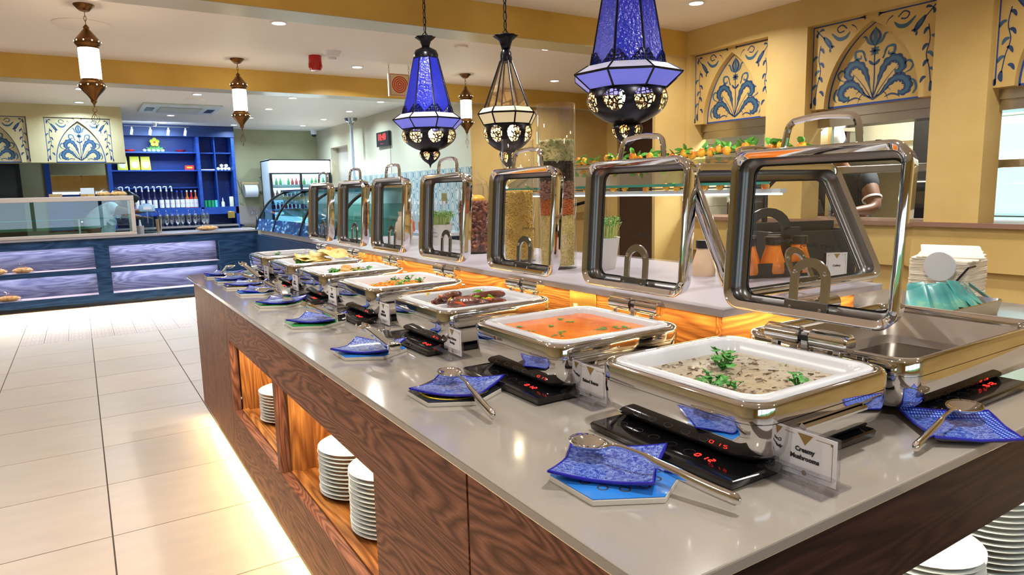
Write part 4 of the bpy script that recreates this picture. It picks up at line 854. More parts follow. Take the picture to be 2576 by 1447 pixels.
def spoon(label,p_bowl,p_end,bw=.030,grp='serving spoons'):
    """bowl centre and handle end in world space"""
    b=Vector(p_bowl); e=Vector(p_end); d=(e-b); L=d.length; d.normalize(); up=Vector((0,0,1)); s=up.cross(d).normalized(); up=d.cross(s)
    M=Matrix((( d.x,s.x,up.x,b.x),(d.y,s.y,up.y,b.y),(d.z,s.z,up.z,b.z),(0,0,0,1)))
    t=thing('serving_spoon',label,'spoon',tuple(e),0,grp); Mi=Matrix.Translation(-e)@M
    n=20; rings=[]
    for k in range(7):
        q=k/6; zz=-.014*(1-q*q); r=max(q,.02); ring=[]
        for j in range(n):
            a=2*PI*j/n; x=.040*r*math.cos(a); y=bw*r*math.sin(a)*(1-.18*math.cos(a)); ring.append((x,y,zz+(.004*max(0,math.cos(a))*q)))
        rings.append(ring)
    G().loop(rings,0,Mi,cap0=True,cap1=False).build('bowl',M_chrome,parent=t,solid=.0018,smooth=60)
    pts=smoothp([(.038,0,.003),(.06,0,.012),(.11,0,.014),(L*.5,0,.008),(L*.8,0,.001),(L,0,0)],5); R=[.0045+.0065*min(1,max(0,(i/len(pts)-.35)*3)) for i in range(len(pts))]
    R[-1]=.006
    G().tube(pts,.006,10,0,Mi,rad=R,flat=.45 if False else .62).build('handle',M_chrome,parent=t,smooth=60); return t
def tongs(label,base,ang,L=.22,open_=.5,lift=.05,grp='serving tongs',fork=False):
    t=thing('serving_tongs',label,'tongs',base,ang,grp)
    G().box(-.012,.008,-.018,.018,-.010,.020).build('spring_end',M_chrome,parent=t,bevel=.003)
    for s in(1,-1):
        a=open_*s/2; M=Matrix.Rotation(a,4,'Z')@Matrix.Rotation(-.0-(lift if s>0 else lift*.3)/L*1.0,4,'Y')
        prof=[(-.013,-.004),(-.010,.006),(.010,.006),(.013,-.004)]
        rings=[[(x,y*w,z*w+(.006*math.sin(PI*x/L))) for y,z in prof] for x,w in ((0,1),(.02,1),(L*.55,.95),(L*.72,.8),(L*.76,.9))]
        G().loop(rings,0,M,closed=False,cap0=False,cap1=False).build('arm',M_chrome,parent=t,solid=.0014,smooth=40)
        g=G()
        rings=[]
        for k in range(9):
            q=k/8; x=L*.76+L*.24*q; w=.010+.012*math.sin(PI*min(1,q*1.05)); 
            rings.append([(x,-w,.004*1),(x,-w*.6,-.005),(x,0,-.008),(x,w*.6,-.005),(x,w,.004)])
        g.loop(rings,0,M,closed=False,cap0=False,cap1=False); g.build('gripper',M_chrome,parent=t,solid=.0014,smooth=50)
    return t
def sgrp(i): return i
HX=[(.73,.835,'blue','light blue hexagonal trivet under the nearest spoon plate'),(.735,1.437,'black','black and yellow hexagonal trivet, second from the near end'),(.725,1.985,'blue','blue hexagonal trivet beside the sausage label'),(.725,2.575,'green','green hexagonal trivet under the plate with two tongs'),(.735,3.15,'green','bright green hexagonal trivet, fifth from the near end'),(.74,3.61,'blue','blue hexagonal trivet under the fried samosa spoon plate'),(.73,3.93,'black','dark hexagonal trivet, third from the far end'),(.735,4.24,'blue','blue trimmed hexagonal trivet, second from the far end'),(.725,4.55,'navy','hexagonal trivet at the far corner of the worktop')]
for x,y,c,l in HX: trivet(l,c,(x,y,.90),0)
SP=[(.735,.858,.32,0,'square blue patterned plate nearest the camera, on the light blue trivet'),(.745,1.435,.28,0,'square blue patterned plate holding a spoon on the black trivet'),(.725,1.985,.42,1,'pale blue and white plate with tongs beside the sausage label'),(.74,2.58,.52,0,'blue plate with two tongs on the green trivet'),(.745,3.14,.62,0,'blue plate on the bright green trivet, fifth from the near end'),(.75,3.60,.7,0,'blue plate with a round spoon, on the blue trivet before the samosas'),(.745,3.92,.62,0,'blue plate by the third trivet from the far end'),(.75,4.24,.6,0,'blue plate with an upright tong loop, second from the far end'),(.735,4.55,.6,0,'dark blue plate at the far corner of the worktop')]
for x,y,r,m,l in SP: spoon_plate(l,M_bp[m],(x,y,.9125),r+.35)
spoon('large serving spoon lying across the nearest blue plate',(.728,.905,.944),(.792,.628,.922))
spoon('serving spoon on the second blue plate, bowl up and handle over the edge',(.742,1.47,.946),(.70,1.19,.918))
spoon('round serving spoon on the plate before the fried samosas',(.73,3.62,.960),(.79,3.42,.94))
spoon('serving spoon on the plate second from the far end',(.70,4.12,.955),(.80,3.93,.935))
spoon('serving spoon on the farthest blue plate',(.78,4.6,.955),(.70,4.42,.935))
spoon('small ladle on the bright green trivet plate',(.70,3.32,.955),(.77,3.10,.94))
tongs('scalloped steel tongs on the pale plate beside the sausage label',(.72,1.775,.950),math.radians(82),.29,.26,.03)
tongs('steel tongs with square end on the plate over the green trivet',(.755,2.35,.950),math.radians(95),.29,.30,.03)
tongs('small steel tongs beside the bright green trivet',(.73,2.99,.950),math.radians(80),.26,.22,.05)
tongs('upright steel tongs on the plate third from the far end',(.80,3.83,.944),math.radians(100),.20,.4,.09)
# right-hand diamond pattern plate with spoon
t=thing('spoon_plate','deep blue lattice plate at the right edge with a spoon on it','plate',(1.415,.608,.9005),0,rot=(0,0,math.radians(-4)))
q=[(-.125,-.055),(.03,-.10),(.16,.0),(.02,.125)]
q=[(-.005,.125),(-.115,-.018),(.005,-.108),(.12,.01)]
def inset(P,f): 
    cx=sum(p[0] for p in P)/4; cy=sum(p[1] for p in P)/4; return [(cx+(x-cx)*f,cy+(y-cy)*f) for x,y in P]
def ringq(P,z,n=6):
    out=[]
    for i in range(4):
        a=P[i]; b=P[(i+1)%4]
        for k in range(n): out.append((a[0]+(b[0]-a[0])*k/n,a[1]+(b[1]-a[1])*k/n,z+(.005*abs(k/n-.5)*2 if z>.008 else 0)))
    return out
m=mat('lattice_print',(.2,.35,.8),.12,coat=.5); nt=m.node_tree; N=nt.nodes.new; L=nt.links.new
tc=N('ShaderNodeTexCoord'); mp=N('ShaderNodeMapping'); mp.inputs['Rotation'].default_value=(0,0,.7); L(tc.outputs['Object'],mp.inputs[0]); wv=N('ShaderNodeTexWave'); wv.inputs['Scale'].default_value=55; L(mp.outputs[0],wv.inputs[0]); w2=N('ShaderNodeTexWave'); w2.bands_direction='Y'; w2.inputs['Scale'].default_value=38; L(mp.outputs[0],w2.inputs[0])
mx=N('ShaderNodeMath'); mx.operation='MULTIPLY'; L(wv.outputs['Fac'],mx.inputs[0]); L(w2.outputs['Fac'],mx.inputs[1]); cr=N('ShaderNodeValToRGB'); cr.color_ramp.elements[0].position=.1; cr.color_ramp.elements[0].color=(.012,.025,.38,1); cr.color_ramp.elements[1].position=.4; cr.color_ramp.elements[1].color=(.22,.40,.85,1); L(mx.outputs[0],cr.inputs[0]); L(cr.outputs[0],nt.nodes['Principled BSDF'].inputs['Base Color'])
G().loop([ringq(inset(q,.98),.014),ringq(inset(q,.72),.006)],0,cap0=False,cap1=False).build('patterned_border',m,parent=t,smooth=50)
G().loop([ringq(inset(q,.72),.006),ringq(inset(q,.02),.005)],0,cap0=False).build('patterned_centre',M_bp[0],parent=t,smooth=50)
G().loop([ringq(inset(q,.99),.0095),ringq(inset(q,.66),.0)],0,cap0=False).build('underside',M_back,parent=t,smooth=50)
G().tube(ringq(q,.0135),.003,6,closed=True).build('rim',M_prim,parent=t)
spoon('serving spoon on the lattice plate at the right edge',(1.47,.628,.937),(1.225,.598,.914),.033)
# ---------------- label stands ----------------
FONT=None
def text(s,size,m,parent,M,name='print',ext=.0002,bold=0,align='CENTER'):
    c=bpy.data.curves.new(name,'FONT'); c.body=s; c.size=size; c.align_x=align; c.align_y='CENTER'; c.extrude=ext; c.offset=bold; c.resolution_u=2
    o=bpy.data.objects.new(name,c); COL.objects.link(o)
    dg=bpy.context.evaluated_depsgraph_get(); me=bpy.data.meshes.new_from_object(o.evaluated_get(dg)); bpy.data.objects.remove(o)
    me.materials.clear(); me.materials.append(m); n=bpy.data.objects.new(name,me); COL.objects.link(n)
    if parent is not None: n.parent=parent; CH.setdefault(parent.name,[]).append(n)
    n.matrix_local=M; n['kind']='stuff'; return n
def sign(label,lines,loc,rz=0,size=.0135,W=.112,H=.078,base=True,face='-X',reverse=False):
    """card faces -X, spans Y"""
    t=thing('label_stand',label,'sign',loc,rz,'white dish labels in clear stands'); w=W/2
    if base:
        G().box(-.046,.036,-w-.004,w+.004,0,.004).build('acrylic_base',M_acry,parent=t,bevel=.001,smooth=0)
        G().box(-.046,-.042,-w-.004,w+.004,.004,.020).build('acrylic_front_lip',M_acry,parent=t,smooth=0)
        G().put([(-.042,-w-.004,.019),(-.042,w+.004,.019),(-.010,w+.004,.026),(-.010,-w-.004,.026)],[(0,1,2,3)]).build('acrylic_ramp',M_acry,parent=t,solid=.003,smooth=0)
    z0=.008
    G().box(-.0025,.0025,-w-.003,w+.003,z0-.003,z0+H+.003).build('acrylic_sleeve',M_acry,parent=t,smooth=0)
    G().box(-.0036,-.0028,-w,w,z0,z0+H).build('card',M_white,parent=t,smooth=0)
    g=G(); a=w-.007; zb=z0+.008; zt=z0+H-.007; X=-.0040
    for y0,y1,q0,q1 in ((-a,a,zb,zb+.0008),(-a,-a+.0008,zb,zt),(a-.0008,a,zb,zt),(-a,-.02,zt-.0008,zt),(.02,a,zt-.0008,zt)): g.box(X,X+.0003,y0,y1,q0,q1)
    g.loop([[(X,-.014,zt+.003),(X,.014,zt+.003),(X,0,zt-.016)],[(X+.0003,-.014,zt+.003),(X+.0003,.014,zt+.003),(X+.0003,0,zt-.016)]])
    for s in(-1,1): g.box(X,X+.0003,s*a-.004*(s>0),s*a+.004*(s<0),zt-.004,zt)
    g.build('gold_frame',M_gold,parent=t,smooth=0)
    o=G().lathe([(.001,0),(.0045,0)],12,0,Matrix.Translation((X,0,zb))@Matrix.Rotation(-PI/2,4,'Y')).build('round_emblem',M_gold,parent=t,smooth=0)
    if lines is None:
        g=G()
        for q,(hw,zz) in enumerate(((.014,.044),(.024,.032))):
            y=-hw
            while y<hw: g.box(X-.0003,X,y,y+.005,z0+zz-.004,z0+zz+.003+.003*random.random()); y+=.0065
        o=g.build('blurred_words',M_ink,parent=t,smooth=0); o['kind']='stuff'; lines=[]
    for i,s in enumerate(lines):
        # text local: x right -> -Y world (seen from -X, +Y is on the left)
        M=Matrix.Translation((X-.0003,0,z0+H*.50-i*size*1.25+(len(lines)-1)*size*.67))@Matrix(((0,0,-1,0),(-1,0,0,0),(0,1,0,0),(0,0,0,1)))
        text(s,size,M_ink,t,M,'dish_name',.0001,.0005)
    return t
SG=[(.975,.645,['Creamy','Mushrooms'],'white label reading Creamy Mushrooms in a clear stand',.0110),(.965,1.19,['Baked Beans'],'white label reading Baked Beans in a clear stand',.0110),(.915,1.785,['Spicy Mutton','Sausage'],'white label reading Spicy Mutton Sausage in a clear stand',.0100),
 (.93,2.37,None,'white label with blurred green and black words before the carrot salad',.0150),(.92,2.95,None,'slim white label before the fried samosa dish',.014),(.91,3.53,None,'slim white label before the poppadom dish',.014),(.90,4.12,None,'slim white label before the farthest dish',.014)]
for x,y,ls,l,s in SG: sign(l,ls,(x,y,.90),0,s)
# ---------------- plate stacks ----------------
def plate_mesh(r=.135):
    return [(.001,.004),(r*.58,.004),(r*.70,.0075),(r*.98,.021),(r,.0235),(r*.985,.0245),(r*.70,.0125),(r*.58,.0075),(r*.2,.0065),(.0008,.0065)]
P0=None
def stack(n,x,y,z,label,group,r=.135,pitch=.0145):
    global P0
    for k in range(n):
        ox,oy=random.uniform(-.0015,.0015),random.uniform(-.0015,.0015)
        if P0 is None: P0=o=G().lathe(plate_mesh(),40).build('dinner_plate',M_plate,cat='plate',smooth=60)
        else: o=P0.copy(); COL.objects.link(o)
        o.location=(x+ox,y+oy,z-.004+k*pitch); o.scale=(r/.135,r/.135,1); o['label']=label if k<n-1 else 'topmost plate, '+label.replace('white dinner plate ',''); o['group']=group
stack(14,.765,1.96,.326,'white dinner plate in the taller front stack of the near niche','plates in the front stack of the near niche')
stack(12,.765,2.29,.326,'white dinner plate in the rear stack of the near niche','plates in the rear stack of the near niche')
stack(10,.77,3.26,.326,'white dinner plate in the left stack of the far niche','plates in the left stack of the far niche')
stack(9,.75,2.925,.326,'white dinner plate in the stack half hidden by the divider','plates half hidden by the divider',.12,.016)
stack(18,1.71,.80,.231,'white dinner plate in the lower stack at the bottom right','plates in the lower right stack')
stack(20,2.03,.80,.231,'white dinner plate in the tall stack at the bottom right corner','plates in the tall corner stack',pitch=.0165)
# vertical-flipped maker words on the lid panes
def lidtext(t,h,a,tilt):
    lf=[c for c in CH[t.name] if c.name.startswith('lid_shell')][0]
    M=Matrix.Translation((a+.018,0,.158))@Matrix.Rotation(math.radians(tilt),4,'Y')@Matrix.Translation((-.036,.003,.041+h+.002))@Matrix.Rotation(PI/2,4,'Y')@Matrix.Translation((h-.155,0,.0463))@Matrix(((1 if False else 0,1,0,0),(-1,0,0,0),(0,0,-1,0),(0,0,0,1)))
    return M,lf
for t,h,a,tl in [(d_,.183,.205,4) for d_ in D]+[(DR,.188,.205,27)]:
    M,lf=lidtext(t,h,a,tl); text('Snappy Chef',.016,M_ink,lf,M,'pane_print',.0001)
# ---------------- things on the raised shelf ----------------
SZ=1.075
def grains(name,r,z0,z1,m,n,sx,parent,shape=(1,.45,.4),jit=.004):
    g=G(); g.lathe([(.001,z0),(r-.006,z0),(r-.006,z1-.004),(.001,z1-.004)],20)
    for i in range(n):
        a=random.uniform(0,2*PI); top=random.random()<.12
        rr=r-.004 if not top else r*math.sqrt(random.random())*.95; z=random.uniform(z0,z1) if not top else z1-.002
        T=Matrix.Translation((rr*math.cos(a),rr*math.sin(a),z))@Matrix.Rotation(a+PI/2,4,'Z')@Matrix.Rotation(random.uniform(-1.2,1.2),4,'Y')
        q=sx*random.uniform(.8,1.2)
        if sx>.006: g.sphere((0,0,0),q,n=5,m=4,sc=(shape[1],shape[2],1),M=T@Matrix.Rotation(PI/2,4,'Y'))
        else: g.put([(-q,0,0),(q,0,0),(0,-q,0),(0,q,0),(0,0,-q),(0,0,q)],[(0,2,5),(2,1,5),(1,3,5),(3,0,5),(2,0,4),(1,2,4),(3,1,4),(0,3,4)],0,T)
    o=g.build(name,m,parent=parent,smooth=80); o['kind']='stuff'; return o
M_pasta=mat('twirl_pasta',(.72,.46,.09),.45); M_mill=mat('millet',(.68,.52,.20),.5); M_chil=mat('chilli_shreds',(.55,.13,.02),.45); M_cho=mat('cocoa_chunks',(.26,.11,.08),.4); M_pep=mat('peppercorn',(.05,.03,.02),.5)
M_card=mat('cardamom',(.42,.44,.18),.5,var=(30,[(.35,(.38,.42,.16)),(.7,(.78,.64,.30))],2))
t=thing('glass_cylinder','tall glass cylinder layered with cardamom, pepper, chilli and millet','jar',(1.625,2.215,SZ))
G().lathe([(.072,.006),(.072,.645),(.0745,.648),(.077,.645),(.077,0),(.001,0)],36).build('glass_wall',M_cyl,parent=t,smooth=60)
grains('millet',.070,.012,.215,M_mill,3200,.0022,t,(1,1,1)); grains('chilli_flakes',.070,.216,.280,M_chil,520,.008,t,(1,.25,.25)); grains('cocoa_chunks',.070,.281,.345,M_cho,420,.009,t,(1,.6,.5)); grains('peppercorns',.070,.346,.425,M_pep,1600,.0028,t,(1,1,1)); grains('cardamom_pods',.070,.426,.505,M_card,620,.0105,t,(1,.42,.42))
t=thing('glass_cylinder','shorter glass cylinder filled with yellow twirled pasta','jar',(1.665,2.56,SZ))
G().lathe([(.068,.006),(.068,.535),(.0705,.538),(.073,.535),(.073,0),(.001,0)],36).build('glass_wall',M_cyl,parent=t,smooth=60)
grains('twirl_pasta',.066,.012,.31,M_pasta,2600,.0095,t,(1,.3,.3))
M_dried=mat('dried_fruit',(.16,.05,.035),.35,var=(30,[(.35,(.07,.02,.02)),(.62,(.24,.08,.05)),(.75,(.60,.25,.06))],3),bump=(40,.6,.004)); M_or=mat('dried_orange',(.75,.38,.04),.4)
def dried(label,x,y):
    t=thing('storage_jar',label,'jar',(x,y,SZ),0,'jars of dried fruit on the raised shelf')
    G().lathe([(.068,.004),(.068,.33),(.060,.35),(.064,.352),(.072,.335),(.072,0),(.001,0)],32).build('glass_wall',M_cyl,parent=t,smooth=60)
    G().lathe([(.001,.352),(.062,.352),(.062,.365),(.03,.385),(.018,.40),(.02,.415),(.001,.42)],24).build('glass_lid',M_cyl,parent=t,smooth=60)
    grains('dried_fruit',.066,.01,.26,M_dried,420,.014,t,(1,.75,.6)); G().sphere((0,-.02,.275),.04,sc=(1,1,.6)).build('dried_orange',M_or,parent=t); return t
dried('jar of dark dried fruit with an orange slice on top, left of the pasta cylinder',1.72,3.05)
dried('jar of dried fruit half hidden behind the first jar',1.80,3.24)
M_pot=mat('white_ceramic_pot',(.66,.65,.60),.35); M_twine=mat('twine',(.35,.25,.12),.8)
def cress(label,x,y,seed,rz=0):
    R=random.Random(seed); t=thing('cress_pot',label,'potted plant',(x,y,SZ),rz,'white pots of cress on the raised shelf')
    G().lathe([(.001,0),(.048,0),(.050,.006),(.066,.118),(.069,.124),(.063,.122),(.046,.01),(.001,.01)],28,star=lambda u,z:1).build('ceramic_pot',M_pot,parent=t,smooth=50)
    for s in(-1,1): G().prism([(s*.058,0),(s*.078,.004),(s*.080,.02),(s*.058,.022)],-.006,.006,0,Matrix.Translation((0,0,.100))@Matrix.Rotation(PI/2,4,'X')).build('pot_ear',M_pot,parent=t,bevel=.002)
    G().tube([(.072,0,.11),(.076,-.012,.09),(.070,-.02,.07)],.0014,5).build('twine_tie',M_twine,parent=t)
    g=G(); 
    pts=[(.024*math.cos(2*PI*k/24),.017*math.sin(2*PI*k/24)) for k in range(24)]
    cyl=lambda u,v,d=.0012:((.058+d)*math.sin(u/.058)*-1*0+ (-(.0585+d+v*.10)*math.cos(u/.06)), (.0585+d+v*.10)*math.sin(u/.06), .064+v)
    g.loop([[cyl(u,v) for u,v in pts],[cyl(u*.95,v*.94) for u,v in pts]],cap0=False,cap1=False)
    o=g.build('oval_print',M_ink,parent=t,smooth=0); o['kind']='stuff'
    for s,zz,sz in (('HOME',.074,.0085),('&',.065,.005),('FLOWERS',.055,.0078)):
        M=Matrix.Translation((-(.0598+(zz-.064)*.10+.0012),0,zz))@Matrix(((0,0,-1,0),(-1,0,0,0),(0,1,0,0),(0,0,0,1)))
        text(s,sz,M_ink,t,M,'pot_print',.0001)
    g=G(); h=G()
    for i in range(170):
        r=.052*math.sqrt(R.random()); a=R.uniform(0,6.28); x0=r*math.cos(a);y0=r*math.sin(a); L=R.uniform(.06,.095); k=1.25+R.uniform(0,.35)
        x1,y1,z1=x0*k+R.uniform(-.008,.008),y0*k+R.uniform(-.008,.008),.112+L
        g.tube([(x0,y0,.10),(x0*1.05,y0*1.05,.10+L*.5),(x1,y1,z1)],.0011,4)
        for q in range(2):
            T=Matrix.Translation((x1,y1,z1))@Matrix.Rotation(R.uniform(0,6.28),4,'Z')@Matrix.Rotation(R.uniform(-.2,.5),4,'Y')
            h.put([(0,0,0),(.006,.004,.001),(.012,.003,-.001),(.014,0,-.003),(.012,-.003,-.001),(.006,-.004,.001)],[(0,1,2,3,4,5)],0,T)
    o=g.build('sprout_stems',M_stem,parent=t); o['kind']='stuff'; o=h.build('sprout_leaves',M_sprout,parent=t,smooth=0); o['kind']='stuff'
    return t
cress('white pot of cress behind the baked beans dish lid, reading HOME and FLOWERS',1.74,2.07,3,.42)
cress('white pot of cress farther along, behind the fourth dish lid',1.84,3.70,5,.45)
# serving jar of biscuits glimpsed further
t=thing('clay_jug','pale clay jug behind the far lids','jug',(1.88,4.35,SZ)); G().lathe([(.001,0),(.05,0),(.065,.05),(.055,.11),(.03,.16),(.036,.19),(.03,.19)],24).build('jug_body',mat('pale_clay',(.60,.50,.36),.5),parent=t); G().tube([(.03,0,.17),(.07,0,.15),(.06,0,.08)],.006,6).build('jug_handle',MATS['pale_clay'],parent=t)
# sauce caddy
t=thing('sauce_caddy','black caddy with arched handle holding orange sauce bottles','caddy',(2.02,1.52,SZ),math.radians(-20))
g=G().box(-.14,.14,-.07,.07,0,.012).box(-.14,.14,-.074,-.07,0,.05).box(-.14,.14,.07,.074,0,.05)
g.build('tray',M_black,parent=t,smooth=0,bevel=.003)
out=arc(0,.16,.075,0,180,10); inn=arc(0,.155,.05,180,0,10)
G().prism([(.12,.0),(.12,.16)]+[(p[0]*1.25,p[1]+.0) for p in out][1:-1]+[(-.12,.16),(-.12,0)],-.006,.006,0,Matrix.Rotation(PI/2,4,'X')).build('handle_plate',M_black,parent=t,smooth=0) if False else None
g=G(); g.loop([[(x*1.2,y_,z) for x,z in out] for y_ in(-.007,.007)]+[[(x*1.2,y_,z) for x,z in reversed(inn)] for y_ in(.007,-.007)],closed=False,cap0=False,cap1=False,wrap=True).box(-.13,-.06,-.007,.007,.0,.165).box(.06,.13,-.007,.007,0,.165)
g.build('handle_plate',M_black,parent=t,smooth=0)
M_sau=mat('orange_sauce',(.80,.22,.03),.15,coat=.5); M_sau2=mat('cream_sauce',(.72,.52,.35),.2)
b0=None
for i,(x,y,m_) in enumerate(((-.1,-.04,M_sau),(0,-.04,M_sau),(.1,-.04,M_sau),(-.05,.035,M_sau),(.06,.035,M_sau))):
    l='orange sauce bottle with a black lid standing in the caddy'
    P=t.matrix_basis if False else (Matrix.Translation((2.02,1.52,SZ))@Matrix.Rotation(math.radians(-20),4,'Z'))
    p=P@Vector((x,y,.012))
    if b0 is None:
        b0=thing('sauce_bottle',l,'bottle',tuple(p),0,'orange sauce bottles in the caddy'); G().lathe([(.001,0),(.040,0),(.042,.01),(.040,.04),(.026,.085),(.024,.10),(.001,.10)],20).build('bottle_body',m_,parent=b0); G().lathe([(.028,.098),(.028,.125),(.001,.125)],18).build('bottle_lid',M_black,parent=b0)
    else: dup(b0,tuple(p))
t=thing('sauce_bottle','pale cream sauce bottle left of the black caddy','bottle',(1.86,1.66,SZ)); G().lathe([(.001,0),(.040,0),(.042,.01),(.040,.04),(.026,.085),(.024,.10),(.001,.10)],20).build('bottle_body',M_sau2,parent=t); G().lathe([(.028,.098),(.028,.125),(.001,.125)],18).build('bottle_lid',M_black,parent=t)
# cutlery box + sign
t=thing('cutlery_box','black cutlery box carrying a white Cutlery card','box',(2.42,1.62,.90),math.radians(-22)); G().box(-.20,.16,-.06,.09,0,.012).box(-.20,.16,-.06,-.05,0,.31).box(-.20,.16,.08,.09,0,.34).box(-.20,-.19,-.05,.08,0,.31).box(.15,.16,-.05,.08,0,.31).build('housing',M_black,parent=t,smooth=0,bevel=.003)
sg=sign('white label reading Cutlery fixed to the black cutlery box',['Cutlery'],(0,0,0),0,.011,.09,.10,base=False)
sg.matrix_world=Matrix.Translation((2.42,1.62,.90))@Matrix.Rotation(math.radians(-22),4,'Z')@Matrix.Translation((.07,-.0665,.115))@Matrix.Rotation(PI/2,4,'Z')
# napkins, sachets, cutlery at the right
M_nap=mat('paper_napkin',(.80,.72,.60),.8,bump=(160,.4,.001))
t=thing('napkin_holder','wire napkin holder with round white end plate','holder',(3.0,1.38,.90),math.radians(4))
G().box(-.115,.115,-.115,.115,0,.008).build('base_plate',M_steel,parent=t)
G().cyl((-.128,-.02,0.006),(-.118,-.118,.150),.004,6).cyl((-.118,-.118,.150),(-.05,-.118,.152),.004,6).build('wire_bar',M_black,parent=t)
G().lathe([(.001,0),(.058,0),(.060,.005),(.058,.010),(.001,.010)],30,0,Matrix.Translation((-.130,-.02,.150))@Matrix.Rotation(PI/2,4,'Y')).build('end_disc',M_back,parent=t)
n0=None
for k in range(23):
    l='folded cream paper napkin in the tall stack at the right'
    if n0 is None:
        n0=o=G().rr([(0,.112,.105,.006),(.0015,.114,.107,.008),(.0055,.114,.107,.008),(.007,.112,.105,.006)],cap0=True,cap1=True,n=2).build('paper_napkin',M_nap,label=l,cat='napkin',group='paper napkins in the tall stack')
    else: o=n0.copy(); COL.objects.link(o)
    o.location=(3.005+random.uniform(-.002,.002),1.38+random.uniform(-.002,.002),.909+k*.0071); o.rotation_euler=(0,0,math.radians(6)+random.uniform(-.02,.02))
for k,(rx,ry,dz) in enumerate(((.03,-.05,.004),(.05,-.09,.012),(.02,-.13,.022))):
    o=n0.copy(); COL.objects.link(o); o.location=(3.005+.01*k,1.38,.909+23*.0071+dz); o.rotation_euler=(rx,ry*1.0,math.radians(10+9*k)); o['label']='loose paper napkin curling on top of the stack'; o['group']='loose napkins on top'
M_sach=mat('teal_sachet',(.10,.42,.40),.35,var=(9,[(.35,(.03,.22,.23)),(.6,(.08,.36,.34)),(.8,(.38,.62,.28))],3))
s0=None
for k in range(17):
    l='teal wet-wipe sachet in the fanned heap beside the napkins'
    if s0 is None:
        g=G(); g.loop([[(-.035,-.06,0),(.035,-.06,0),(.035,.06,0),(-.035,.06,0)],[(-.033,-.055,.002),(.033,-.055,.002),(.033,.055,.002),(-.033,.055,.002)],[(-.02,-.035,.005),(.02,-.035,.005),(.02,.035,.005),(-.02,.035,.005)]])
        s0=o=g.build('wipe_sachet',M_sach,smooth=60,label=l,cat='sachet',group='teal wet-wipe sachets')
    else: o=s0.copy(); COL.objects.link(o)
    o.location=(2.40+.03*k+random.uniform(-.01,.01),1.20+.01*math.sin(k),.992-.0025*k+random.uniform(-.004,.008)); o.rotation_euler=(math.radians(34+(7*k)%18),math.radians(-12+2*k),math.radians(-60+5*k))
G().rr([(0,.22,.055,.02),(.05,.24,.06,.02),(.053,.238,.058,.02),(.01,.22,.05,.02),(.009,.01,.01,.004)],cap0=True,cap1=True,n=4).build('sachet_basket',M_steel,loc=(2.6,1.165,.90),label='low steel dish holding the teal sachets',cat='basket')
t=thing('menu_card','maroon edged menu card lying behind the empty dish','card',(2.33,.93,1.0),0,rot=(.3,.2,.4)); 
bpy.data.objects.remove(t)
# ---------------- second island with sloped glass and fruit garland ----------------
t=thing('sneeze_guard','sloping glass guard with a white lit bar over the second counter','sneeze guard',(0,0,0))
G().put([(3.0,2.25,1.402),(3.0,4.9,1.402),(3.33,4.9,1.56),(3.33,2.25,1.56)],[(0,1,2,3)]).build('sloped_glass',M_guard,parent=t,smooth=0)
G().box(2.997,3.001,2.25,4.9,1.392,1.408).build('glass_edge',M_gedge,parent=t,smooth=0)
G().box(3.02,3.07,2.2,4.9,1.345,1.368).build('light_bar',M_fr,parent=t,smooth=0); G().box(3.018,3.04,2.2,4.9,1.337,1.3448).build('led_line',mat('led_white',(1,1,1),.5,emit=6,ecol=(.9,.95,1)),parent=t,smooth=0)
for y in (2.32,4.85): G().cyl((3.06,y,.85),(3.06,y,1.35),.015,10).cyl((3.06,y,1.36),(3.34,y,1.55),.010,8).build('support_arm',M_iron,parent=t)
t=thing('salad_counter','low counter under the sloping glass guard','counter',(0,0,0)); G().box(3.0,3.65,2.1,5.0,.0,.82).build('carcass',M_woodD,parent=t,smooth=0); G().box(2.96,3.68,2.07,5.03,.82,.85).build('worktop',M_quartz,parent=t,smooth=0)
M_fr1=mat('apricot_fruit',(.95,.33,.03),.25,var=(14,[(.35,(.85,.12,.02)),(.6,(1,.50,.04))],2),coat=.4); M_lf=mat('plastic_leaf',(.10,.48,.05),.35,var=(20,[(.35,(.05,.32,.03)),(.7,(.22,.62,.10))],2))
def garland(label,pts,n,seed,sc=1):
    R=random.Random(seed); t=thing('fruit_garland',label,'garland',(0,0,0)); P=smoothp(pts,8)
    G().tube(P,.004,5).build('vine',mat('dark_vine',(.02,.05,.02),.5) if 'dark_vine' not in MATS else MATS['dark_vine'],parent=t)
    f0=l0=None
    for k in range(n):
        p=P[int((k+.5)/n*(len(P)-1))]; p=(p[0]+R.uniform(-.02,.02)*sc,p[1]+R.uniform(-.03,.03)*sc,p[2]+R.uniform(.0,.03)*sc)
        if f0 is None: f0=o=G().sphere((0,0,0),.027*(.8 if sc<1 else 1),n=12,m=8,sc=(1,1,1.15)).build('fruit',M_fr1,parent=t)
        else: o=twin(f0,t)
        o.location=p; o.rotation_euler=(R.uniform(-1,1),R.uniform(-1,1),0)
        for q in range(4 if sc>=1 else 1):
            if l0 is None: l0=o=G().put([(0,0,0),(.02,.014,.006),(.045,.012,.004),(.062,0,-.004),(.045,-.012,.004),(.02,-.014,.006)],[(0,1,2,3),(0,3,4,5)]).build('leaf',M_lf,parent=t,smooth=0)
            else: o=twin(l0,t)
            o.location=(p[0],p[1],p[2]+.01); o.rotation_euler=(R.uniform(-.8,.8),R.uniform(-1.0,.4),R.uniform(0,6.28)); 
            o.scale=(.8,.8,.8) if sc<1 else (1.15,1.15,1.15)
    return t
garland('orange fruit and leaf garland lying along the top of the sloping glass',[(3.31,2.3,1.575),(3.30,2.7,1.585),(3.32,3.1,1.575),(3.31,3.6,1.58),(3.32,4.2,1.575),(3.31,4.8,1.58)],30,4)
